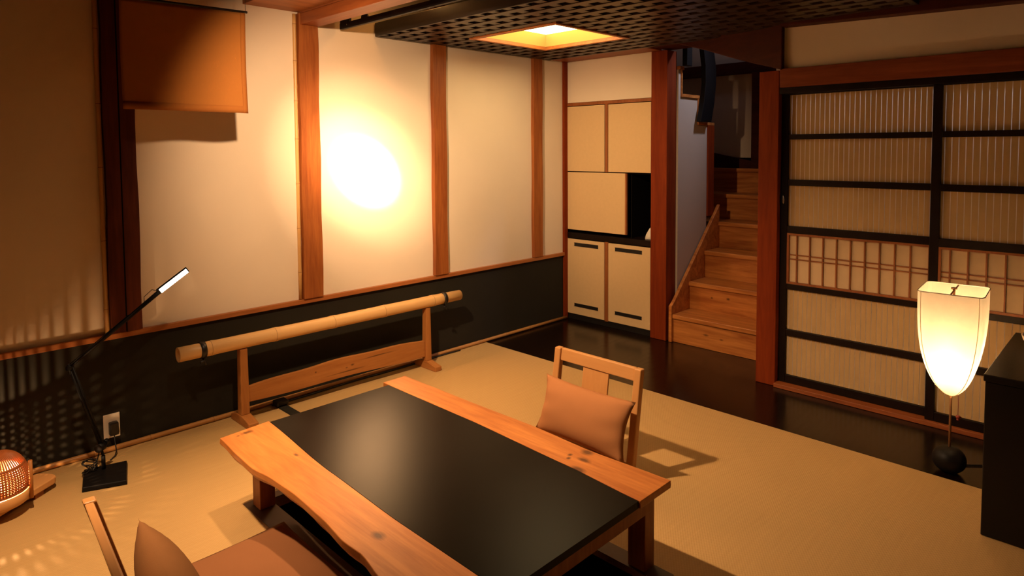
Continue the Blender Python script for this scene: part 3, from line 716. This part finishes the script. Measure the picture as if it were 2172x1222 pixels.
# rim of the pit
bm = bmesh.new()
RO = 0.045
box(bm, -3.178, -3.085, -2.46, -0.955, 0.0005, 0.003); box(bm, -2.42, -2.35, -2.46, -0.955, 0.0005, 0.003)
box(bm, -3.085, -2.42, -1.0, -0.955, 0.0005, 0.003); box(bm, -3.085, -2.42, -2.46, -2.41, 0.0005, 0.003)
tag(obj('pit_rim', bm, 'rim'), 'dark rim board framing the sunken leg well under the table', 'rim')

# ============================================================ CHAIRS
def puff(bm, w_, h_, t_, n=18, mi=0, seed=0, pinch=0.10):
    """pillow lying in the local y-z plane, thickness along x"""
    def prof(u, v, s):
        a = 2 * u - 1; b = 2 * v - 1
        e = max(0.0, (1 - abs(a) ** 2.6)) ** 0.62 * max(0.0, (1 - abs(b) ** 2.2)) ** 0.62
        k = 1 - pinch * (1 - a * a) * abs(b) ** 2 * 0.8; q = 1 - pinch * (1 - b * b) * abs(a) ** 3
        wr = (0.0035 if seed < 3 else 0.007) * math.sin(b * 9 + seed + a * 3) * (abs(a) ** 3) * e * 2
        return (s * (t_ / 2 * e + wr), a * w_ / 2 * q, b * h_ / 2 * k)
    grid(bm, n, n, lambda u, v: prof(u, v, 1), mi); grid(bm, n, n, lambda u, v: prof(u, v, -1), mi)
    bmesh.ops.remove_doubles(bm, verts=bm.verts, dist=0.0006)
def chair(label, loc, rz, lean=0.15, W=0.25):
    """local frame: back at x = 0 top, seat runs to -x; y is the width"""
    t = thing('floor_chair', label, 'chair', loc, rz)
    def bp(y, z, d=0.0):          # point on the back plane, z measured up, d forward
        return Vector(((z - 0.478) * lean - d, y, z))
    zb, zt = 0.012, 0.478
    def bar(y0, y1, z0, z1, d0, d1):
        bm = bmesh.new()
        lo = [bp(y0, z0, d0), bp(y1, z0, d0), bp(y1, z0, d1), bp(y0, z0, d1)]; hi = [bp(y0, z1, d0), bp(y1, z1, d0), bp(y1, z1, d1), bp(y0, z1, d1)]
        hexa(bm, lo, hi); return bm
    for s in (-1, 1):
        ya, yb = sorted((s * W, s * (W - 0.036)))
        obj('stile', bar(ya, yb, zb, zt, 0, 0.032), 'chair_wood_z', t, bevel=0.005, local=True)
    obj('top_rail', bar(-W + 0.037, W - 0.037, zt - 0.058, zt - 0.001, 0.002, 0.024), 'chair_wood', t, bevel=0.004, local=True)
    obj('splat', bar(-0.072, 0.076, 0.072, zt - 0.059, 0.008, 0.018), 'chair_wood_z', t, bevel=0.002, local=True)
    obj('lower_rail', bar(-W + 0.037, W - 0.037, 0.04, 0.071, 0.004, 0.026), 'chair_wood', t, bevel=0.003, local=True)
    sx0, sx1 = -0.50, -0.10
    bm = bmesh.new(); box(bm, sx0, sx1, -W + 0.03, W - 0.03, 0.018, 0.034)
    obj('seat', bm, 'chair_wood', t, bevel=0.004, local=True)
    for s in (-1, 1):
        bm = bmesh.new(); ya, yb = sorted((s * (W - 0.037), s * (W - 0.072)))
        box(bm, sx0, -0.106, ya, yb, 0.0005, 0.0175)
        obj('runner', bm, 'chair_wood', t, bevel=0.003, local=True)
    return t, bp
R1 = chair('pale wood legless chair facing the table from the staircase side', (-1.83, -1.75, 0.0), 0.0)
R2 = chair('legless wooden chair partly cut off at the lower left foreground', (-3.856, -1.726, 0.0), math.pi - math.radians(4.75), 0.27, 0.262)
def cushion(label, loc, rz, tilt, w_, h_, t_, seed, mat='cushion', name='cushion'):
    bm = bmesh.new(); puff(bm, w_, h_, t_, 22, 0, seed)
    bmesh.ops.rotate(bm, verts=bm.verts, cent=(0, 0, 0), matrix=Matrix.Rotation(tilt, 3, 'Y'))
    o = obj(name, bm, mat); o.location = loc; o.rotation_euler = (0, 0, rz)
    return tag(o, label, 'cushion')
cushion('tan back cushion leaning on the chair nearest the staircase', (-1.975, -1.765, 0.240), math.radians(-1.0), 0.33, 0.52, 0.26, 0.12, 1)
cushion('shade-darkened back cushion standing against the foreground chair', (-3.672, -1.71, 0.205), math.pi - math.radians(4.75), 0.26, 0.52, 0.32, 0.15, 4, 'cushion_shaded')
def zabuton(label, x0, x1, y0, y1, z0, th):
    bm = bmesh.new(); puff(bm, y1 - y0, x1 - x0, th, 24, 0, 2, 0.04)
    bmesh.ops.rotate(bm, verts=bm.verts, cent=(0, 0, 0), matrix=Matrix.Rotation(math.pi / 2, 3, 'Y'))
    o = obj('floor_cushion', bm, 'zabuton'); o.location = ((x0 + x1) / 2, (y0 + y1) / 2, z0 + th / 2)
    return tag(o, label, 'cushion')
zabuton('reddish flat floor cushion reaching under the table in the foreground', -3.72, -3.17, -1.94, -1.30, 0.0355, 0.06)
zabuton('flat floor cushion on the seat of the chair behind the table', -2.32, -1.98, -1.96, -1.54, 0.0355, 0.05)

# ============================================================ BAMBOO RACK
rk = thing('pole_stand', 'wooden trestle stand beside the dark wall band carrying a bamboo pole', 'stand', (-2.22, -0.15, 0.0))
for x0, x1 in ((-2.855, -2.810), (-1.632, -1.590)):
    bm = bmesh.new(); hexa(bm, ((x0, -0.175, 0.05), (x1, -0.175, 0.05), (x1, -0.125, 0.05), (x0, -0.125, 0.05)), ((x0 + 0.003, -0.172, 0.402), (x1 - 0.003, -0.172, 0.402), (x1 - 0.003, -0.130, 0.402), (x0 + 0.003, -0.130, 0.402)))
    obj('upright', bm, 'rack_wood_z', rk, bevel=0.003)
    bm = bmesh.new()
    prism(bm, [(x0 - 0.004, -0.272, 0.0), (x0 - 0.004, -0.272, 0.030), (x0 - 0.004, -0.18, 0.050), (x0 - 0.004, -0.12, 0.050), (x0 - 0.004, -0.045, 0.030), (x0 - 0.004, -0.045, 0.0)], (x1 - x0 + 0.008, 0, 0))
    obj('foot', bm, 'rack_wood_y', rk, bevel=0.003)
bm = bmesh.new()
N = 24; rows = []
for i in range(N + 1):
    x = -2.809 + (-1.633 + 2.809) * i / N; s = i / N
    zt = 0.192 + 0.020 * math.sin(s * math.pi) - 0.004 * s + 0.003 * math.sin(s * 17); zb_ = 0.108 - 0.028 * s - 0.004 * math.sin(s * 9)
    rows.append([bm.verts.new(p) for p in ((x, -0.162, zb_), (x, -0.162, zt), (x, -0.140, zt), (x, -0.140, zb_))])
for r0, r1 in zip(rows, rows[1:]):
    for k in range(4): bm.faces.new((r0[k], r0[(k + 1) % 4], r1[(k + 1) % 4], r1[k]))
bm.faces.new(rows[0][::-1]); bm.faces.new(rows[-1])
obj('stretcher_board', bm, 'rack_wood', rk, bevel=0.003)
# pole
bp_ = thing('bamboo_pole', 'thick pale bamboo pole resting across the wooden stand', 'bamboo pole', (-2.24, -0.152, 0.44))
px0, px1, pr = -3.150, -1.325, 0.037
nodes = [-2.995, -2.655, -2.300, -1.950, -1.565]
pts, rs, mi = [(px0, -0.152, 0.440)], [pr], []
for s in nodes:
    for ds, k, mm in ((-0.03, 0.985, 0), (-0.006, 1.04, 0), (-0.001, 1.02, 0), (0.001, 1.02, 1), (0.006, 1.045, 0), (0.03, 0.985, 0)):
        pts.append((s + ds, -0.152, 0.440)); rs.append(pr * k); mi.append(mm)
pts.append((px1, -0.152, 0.440)); rs.append(pr * 0.93); mi.append(0)
bm = bmesh.new(); tube(bm, pts, rs, 28, mi, caps=False)
def endring(bm, x, r, d):
    seg = 28
    a = [bm.verts.new((x, -0.152 + r * math.cos(2 * math.pi * k / seg), 0.44 + r * math.sin(2 * math.pi * k / seg))) for k in range(seg)]
    b = [bm.verts.new((x, -0.152 + r * 0.72 * math.cos(2 * math.pi * k / seg), 0.44 + r * 0.72 * math.sin(2 * math.pi * k / seg))) for k in range(seg)]
    c = [bm.verts.new((x + d, -0.152 + r * 0.72 * math.cos(2 * math.pi * k / seg), 0.44 + r * 0.72 * math.sin(2 * math.pi * k / seg))) for k in range(seg)]
    for k in range(seg):
        k2 = (k + 1) % seg; bm.faces.new((a[k], a[k2], b[k2], b[k])); bm.faces.new((b[k], b[k2], c[k2], c[k]))
    bm.faces.new(c)
endring(bm, px0, pr, 0.05); endring(bm, px1, pr * 0.93, -0.05)
bmesh.ops.remove_doubles(bm, verts=bm.verts, dist=1e-4)
obj('cane', bm, ['bamboo_x', 'seam'], bp_)
for x in (-3.036, -1.470):
    bm = bmesh.new(); K = 28
    for off, wd_ in ((0.0, 0.013),):
        rr = pr * 1.03
        v = [[bm.verts.new((x + sx, -0.152 + q * math.cos(2 * math.pi * k / K), 0.44 + q * math.sin(2 * math.pi * k / K))) for k in range(K)] for sx, q in ((-wd_, rr), (-wd_, rr + 0.004), (wd_, rr + 0.004), (wd_, rr))]
        for a, b in zip(v, v[1:] + v[:1]):
            for k in range(K): f = bm.faces.new((a[k], a[(k + 1) % K], b[(k + 1) % K], b[k])); f.smooth = True
    tube(bm, [(x, -0.160, 0.400), (x + 0.004, -0.170, 0.388), (x - 0.018, -0.178, 0.384)], 0.006, 8)
    tube(bm, [(x, -0.160, 0.400), (x + 0.006, -0.172, 0.380), (x + 0.012, -0.176, 0.366)], 0.0045, 8)
    obj('strap', bm, 'black', bp_, label='black cloth tie')
# flat black cable cover running from wall to table
bm = bmesh.new()
hexa(bm, ((-2.618, -0.98, 0.0005), (-2.560, -0.98, 0.0005), (-2.560, -0.05, 0.0005), (-2.618, -0.05, 0.0005)), ((-2.612, -0.98, 0.005), (-2.566, -0.98, 0.005), (-2.566, -0.05, 0.005), (-2.612, -0.05, 0.005)))
cc = thing('cable_cover', 'dark flat strip on the tatami running from the wall under the table', 'cable cover', (-2.59, -0.5, 0.0))
obj('strip', bm, 'dado', cc)
bm = bmesh.new(); box(bm, -2.625, -2.555, -0.10, -0.036, 0.0055, 0.036)
obj('plug_box', bm, 'black', cc, bevel=0.008)

bm = bmesh.new(); tube(bm, [(-2.63 + 0.1 * i, -0.043 - 0.006 * math.sin(i * 0.9), 0.006) for i in range(15)], 0.005, 8)
tag(obj('power_cord', bm, 'black'), 'black cord lying along the bamboo skirting behind the stand', 'cord')
# ============================================================ WALL OUTLET
ol = thing('wall_outlet', 'white wall outlet plate on the dark band with a black plug', 'outlet', (-3.412, -0.005, 0.12))
obj('plate', BX(-3.447, -3.377, -0.010, -0.0045, 0.064, 0.181), 'white_plastic', ol, bevel=0.002)
obj('socket', BX(-3.428, -3.396, -0.0112, -0.0101, 0.085, 0.160), 'white_plastic', ol, bevel=0.0005)
ad = thing('plug_adapter', 'black power adapter plugged into the wall outlet', 'plug', (-3.410, -0.03, 0.11))
obj('body', BX(-3.428, -3.390, -0.045, -0.0115, 0.082, 0.146), 'black', ad, bevel=0.006)
bm = bmesh.new()
tube(bm, [(-3.409, -0.036, 0.083), (-3.409, -0.042, 0.050), (-3.412, -0.075, 0.022), (-3.425, -0.10, 0.008), (-3.45, -0.125, 0.005)], 0.0028, 6)
obj('cord', bm, 'black', ad)

# ============================================================ DESK LAMP
dl = thing('desk_lamp', 'black articulated desk lamp on the tatami with a slim lit head', 'lamp', (-3.51, -0.30, 0.0))
bm = bmesh.new()
hexa(bm, ((-3.616, -0.366, 0.001), (-3.460, -0.430, 0.001), (-3.402, -0.216, 0.001), (-3.570, -0.172, 0.001)), ((-3.612, -0.360, 0.020), (-3.462, -0.424, 0.020), (-3.407, -0.220, 0.020), (-3.566, -0.178, 0.020)))
obj('base', bm, 'black_metal', dl, bevel=0.003)
bm = bmesh.new()
J0, J1, J2, J3 = Vector((-3.503, -0.235, 0.02)), Vector((-3.510, -0.225, 0.118)), Vector((-3.612, -0.215, 0.505)), Vector((-3.268, -0.285, 0.792))
tube(bm, [J0, J0 + Vector((0, 0, 0.06))], 0.0085, 12); tube(bm, [J0 + Vector((0, 0, 0.06)), J1], 0.006, 10)
obj('stem', bm, 'black_metal', dl)
bm = bmesh.new(); d_ = Vector((0.71, 0.70, 0))
tube(bm, [J1 - d_ * 0.016, J1 + d_ * 0.016], 0.019, 16); tube(bm, [J1 + Vector((0.025, 0.02, 0.01)) - d_ * 0.01, J1 + Vector((0.025, 0.02, 0.01)) + d_ * 0.01], 0.013, 14)
obj('joint', bm, 'black_metal', dl)
bm = bmesh.new()
off = Vector((0.011, 0.0, 0.004))
tube(bm, [J1, J2], 0.0056, 8); tube(bm, [J1 + off, J2 + off], 0.0052, 8)
obj('lower_arm', bm, 'black_metal', dl)
bm = bmesh.new(); tube(bm, [J2 - d_ * 0.010, J2 + d_ * 0.010], 0.012, 14); tube(bm, [J2 + Vector((0.004, 0, -0.03)), J2 + Vector((-0.002, 0, 0.018))], 0.006, 8)
obj('joint', bm, 'black_metal', dl)
bm = bmesh.new(); u_ = (J3 - J2).normalized()
tube(bm, [J2, J2 + u_ * 0.24, J3], [0.0060, 0.0085, 0.0105], 8); tube(bm, [J2 + Vector((-0.003, 0, 0.012)), J2 + u_ * 0.30 + Vector((-0.003, 0, 0.010))], 0.0022, 6)
tube(bm, [J3 - u_ * 0.075 + Vector((0, 0, 0.006)), J3 - u_ * 0.07 + Vector((-0.004, 0, 0.032)), J3 - u_ * 0.03 + Vector((-0.002, 0, 0.036)), J3 - u_ * 0.005 + Vector((0, 0, 0.012))], 0.0014, 6)
obj('upper_arm', bm, 'black_metal', dl)
HE = J3 + Vector((0.125, -0.012, 0.088)); hu = (HE - J3).normalized(); side = hu.cross(Vector((0.2, 0.75, 0.6))).normalized(); nrm = side.cross(hu).normalized()
if nrm.dot(Vector((-4.25, -3.59, 1.45)) - J3) < 0: nrm = -nrm
def slabbox(bm, p, q, s, n, ws, tn, mi=0):
    hexa(bm, (p - s * ws, p + s * ws, p + s * ws + n * tn, p - s * ws + n * tn), (q - s * ws, q + s * ws, q + s * ws + n * tn, q - s * ws + n * tn), mi)
bm = bmesh.new(); slabbox(bm, J3, HE + hu * 0.006, side, -nrm, 0.0165, 0.010)
obj('head', bm, 'black_metal', dl, bevel=0.003)
bm = bmesh.new(); slabbox(bm, J3 + hu * 0.010, HE, side, nrm, 0.0135, 0.0025)
obj('light_panel', bm, 'led', dl, bevel=0.001, label='glowing white strip')
# cable coil at the foot
bm = bmesh.new(); pts = []
for i in range(90):
    a = i * 0.42; pts.append((-3.552 + 0.026 * math.cos(a) + 0.004 * math.sin(i * 1.3), -0.215 + 0.020 * math.sin(a) + 0.004 * math.cos(i), 0.008 + 0.055 * (0.5 + 0.5 * math.sin(a * 0.53)) + 0.0008 * (i % 9)))
tube(bm, pts, 0.0026, 6)
tube(bm, [pts[-1], (-3.52, -0.20, 0.05), J1], 0.0024, 6)
obj('cord', bm, 'black', dl)

# ============================================================ WOVEN LANTERN (left edge)
wl = thing('woven_lantern', 'woven rattan lantern on a wooden board at the left edge of the floor', 'lamp', (-3.90, -0.30, 0.0))
E_ = Vector((-3.690, -0.185, 0)); dr = Vector((-0.80, -0.60, 0)).normalized(); pd = Vector((dr.y, -dr.x, 0))   # pd points to wall side or room
if pd.y > 0: pd = -pd
Lb, Wb = 0.62, 0.115
outl = []
for k in range(9):
    a = math.pi * k / 8; outl.append(E_ + pd * (math.cos(a) * Wb / 2) * -1 + dr * (0.03 - math.sin(a) * 0.03))
outl += [E_ + pd * Wb / 2 + dr * Lb, E_ - pd * Wb / 2 + dr * Lb]
outl = [p + pd * -0.012 for p in outl]
bm = bmesh.new(); prism(bm, [(p.x, p.y, 0.022) for p in outl], (0, 0, 0.028))
obj('board', bm, 'lacquer_red', wl, bevel=0.004)
for s in (0.10, 0.50):
    bm = bmesh.new()
    c = E_ + dr * s - pd * 0.012
    hexa(bm, [(c + dr * a + pd * b) + Vector((0, 0, 0.001)) for a, b in ((-0.02, -0.05), (0.02, -0.05), (0.02, 0.05), (-0.02, 0.05))], [(c + dr * a + pd * b) + Vector((0, 0, 0.0215)) for a, b in ((-0.02, -0.05), (0.02, -0.05), (0.02, 0.05), (-0.02, 0.05))])
    obj('board_foot', bm, 'leg_wood', wl)
DC = Vector((-3.89, -0.33, 0.0)); DR = 0.108; DB = 0.102; DH = 0.152
def dome(a, s):
    """a: angle, s 0..1 from rim up to crown"""
    th = s * math.pi / 2
    r = DR * (math.cos(th) ** 0.75) * (0.93 + 0.07 * math.sin(min(1, s * 4) * math.pi / 2)); return Vector((DC.x + r * math.cos(a), DC.y + r * math.sin(a), DB + DH * math.sin(th) ** 0.95))
bm = bmesh.new()
NM = 62
for k in range(NM):
    a = 2 * math.pi * k / NM
    tube(bm, [dome(a, s / 12 * 0.94) for s in range(13)], 0.0031, 5)
for sgn in (1, -1):
    for k in range(66):
        a = 2 * math.pi * k / 66
        tube(bm, [dome(a + sgn * s / 14 * 1.0, s / 14 * 0.44) + Vector((0, 0, 0)) for s in range(15)], 0.0021, 5)
for s in (0.0, 0.012, 0.44, 0.455, 0.93, 0.95):
    tube(bm, [dome(2 * math.pi * k / 40, s) for k in range(41)], 0.0038, 5)
obj('woven_shade', bm, 'rattan', wl)
bm = bmesh.new(); a0 = math.radians(-38)
hp = Vector((-3.788, -0.372, 0))
tube(bm, [hp + Vector((0, 0, 0.050)), hp + Vector((0, 0, 0.205))], 0.0075, 8)
obj('handle_post', bm, 'rack_wood_z', wl)
bm = bmesh.new(); lathe(bm, [(0.0, 0.0505), (0.098, 0.0505), (0.104, 0.060), (0.106, 0.096), (0.098, 0.096), (0.094, 0.062), (0.0, 0.060)], 48, 0, DC.x, DC.y)
obj('tray', bm, 'lacquer_red', wl)
bm = bmesh.new(); lathe(bm, [(0.0, 0.062), (0.020, 0.062), (0.020, 0.085), (0.0, 0.085)], 14, 0, DC.x, DC.y)
obj('lamp_holder', bm, 'black', wl)
bm = bmesh.new(); lathe(bm, [(0.0, 0.086), (0.010, 0.088), (0.016, 0.10), (0.018, 0.115), (0.012, 0.13), (0.0, 0.135)], 16, 0, DC.x, DC.y)
obj('bulb', bm, 'bulb', wl)
point('woven_lantern_light', (DC.x, DC.y, 0.155), 20.0, (1.0, 0.58, 0.28), 0.003)

# ============================================================ FLOOR LAMP
LX, LY = -0.87, -2.965
fl = thing('floor_lamp', 'glowing paper floor lamp with a tapering squarish shade on the dark boards', 'lamp', (LX, LY, 0.0))
bm = bmesh.new(); prof = [(0.0, 0.0)]
for k in range(13):
    a = -math.pi / 2 + math.pi * (0.10 + 0.86 * k / 12); prof.append((0.066 * math.cos(a) ** 0.8 if math.cos(a) > 0 else 0.0, 0.056 + 0.056 * math.sin(a)))
prof.append((0.0, 0.112)); lathe(bm, prof, 36, 0, LX, LY)
obj('base', bm, 'black_metal', fl, label='squat black ball')
bm = bmesh.new(); tube(bm, [(LX, LY, 0.110), (LX, LY, 0.43)], 0.0050, 10)
obj('pole', bm, 'seam', fl)
bm = bmesh.new(); pts = [(LX + 0.012, LY + 0.0, 0.025), (LX + 0.09, LY - 0.02, 0.003), (LX + 0.16, LY - 0.10, 0.003), (LX + 0.22, LY - 0.20, 0.003), (LX + 0.24, LY - 0.45, 0.003)]
tube(bm, pts, 0.003, 6); obj('cord', bm, 'black', fl)
# shade frame: a = along the door wall tilt
ang = math.radians(-86.0)
ux = Vector((math.cos(ang), math.sin(ang), 0)); uy = Vector((-ux.y, ux.x, 0))
ZT, ZBm, HW, HD = 0.822, 0.345, 0.124, 0.140
def shade(u, v):
    """u around (0..1), v from bottom tip (0) to the rim (1)"""
    s = v ** 0.50
    q = (1 - (1 - v) ** 2.6) ** 0.55
    k = min(1.0, q) 
    ww = HW * k * (1 - 0.02 * v); dd = HD * (min(1.0, k * 1.08))
    a = 2 * math.pi * u; n = 2.2 + 9 * min(1, v * 1.5)
    c, s_ = math.cos(a), math.sin(a)
    r = (abs(c) ** n + abs(s_) ** n) ** (-1 / n)
    p = Vector((LX, LY, ZBm + (ZT - ZBm) * v)) + ux * (ww * r * c) + uy * (dd * r * s_)
    return tuple(p)
bm = bmesh.new(); grid(bm, 64, 34, lambda u, v: shade(u, 0.004 + 0.996 * v))
bmesh.ops.remove_doubles(bm, verts=bm.verts, dist=1e-4)
obj('lamp_shade', bm, 'shade_paper', fl, label='glowing cream paper')
for uc in (0.135, 0.365, 0.635, 0.865):
    bm = bmesh.new(); tube(bm, [Vector(shade(uc, 0.01 + 0.985 * k / 30)) for k in range(31)], 0.0016, 5)
    obj('seam', bm, 'shade_paper', fl)
bm = bmesh.new()
tube(bm, [shade(u / 64, 0.998) for u in range(65)], 0.0022, 6)
obj('rim_wire', bm, 'ceramic', fl)
bm = bmesh.new()
c0 = Vector((LX, LY, 0.795)); tube(bm, [c0 - uy * HD * 0.98 + Vector((0, 0, 0.02)), c0 + Vector((0, 0, 0.02)), c0 + uy * HD * 0.98 + Vector((0, 0, 0.02))], 0.0035, 8)
tube(bm, [(LX, LY, 0.72), (LX, LY, 0.822)], 0.005, 8); tube(bm, [(LX, LY, 0.822), (LX, LY, 0.828)], 0.012, 12)
obj('finial', bm, 'seam', fl)
bm = bmesh.new(); tube(bm, [(LX, LY, 0.43), (LX, LY, 0.474)], 0.010, 12); obj('lamp_socket', bm, 'chrome', fl)
bm = bmesh.new(); lathe(bm, [(0.0, 0.475), (0.014, 0.48), (0.026, 0.51), (0.028, 0.535), (0.020, 0.565), (0.0, 0.575)], 20, 0, LX, LY)
obj('bulb', bm, 'lamp_bulb', fl)
bm = bmesh.new(); cp_ = Vector((LX, LY, 0)) - uy * 0.0 + ux * 0.028
tube(bm, [cp_ + Vector((0, 0, 0.352)), cp_ + Vector((0, 0, 0.262))], 0.0012, 6)
for z_, r_ in ((0.255, 0.009), (0.243, 0.006)):
    lathe(bm, [(0, z_ - r_), (r_ * 0.8, z_ - r_ * 0.6), (r_, z_), (r_ * 0.8, z_ + r_ * 0.6), (0, z_ + r_)], 12, 0, cp_.x, cp_.y)
lathe(bm, [(0, 0.245), (0.006, 0.247), (0.008, 0.253), (0.0, 0.259)], 10, 0, cp_.x + 0.010, cp_.y - 0.004)
obj('pull_cord', bm, 'tassel', fl, label='pull cord with a small red bead')

# ============================================================ CHEST AND BOWL
ch = thing('chest', 'near-black wooden chest at the right edge of the tatami', 'chest', (-1.05, -3.6, 0.0))
obj('body', BX(-1.355, -0.62, -4.05, -3.160, 0.002, 0.585), 'shelf_black', ch, bevel=0.003)
obj('top', BX(-1.362, -0.61, -4.06, -3.155, 0.586, 0.612), 'shelf_black', ch, bevel=0.003)
bm = BX(-1.22, -1.0, -3.62, -3.36, 0.6125, 0.618)
tag(obj('tray', bm, 'black', bevel=0.002), 'flat black tray on the chest', 'tray')
bm = bmesh.new()
lathe(bm, [(0.0, 0.6125), (0.05, 0.6125), (0.10, 0.622), (0.125, 0.650), (0.130, 0.668), (0.124, 0.668), (0.118, 0.652), (0.09, 0.630), (0.0, 0.622)], 40, 0, -0.855, -3.335)
tag(obj('bowl', bm, 'ceramic'), 'pale round bowl on the black chest at the right edge', 'bowl')
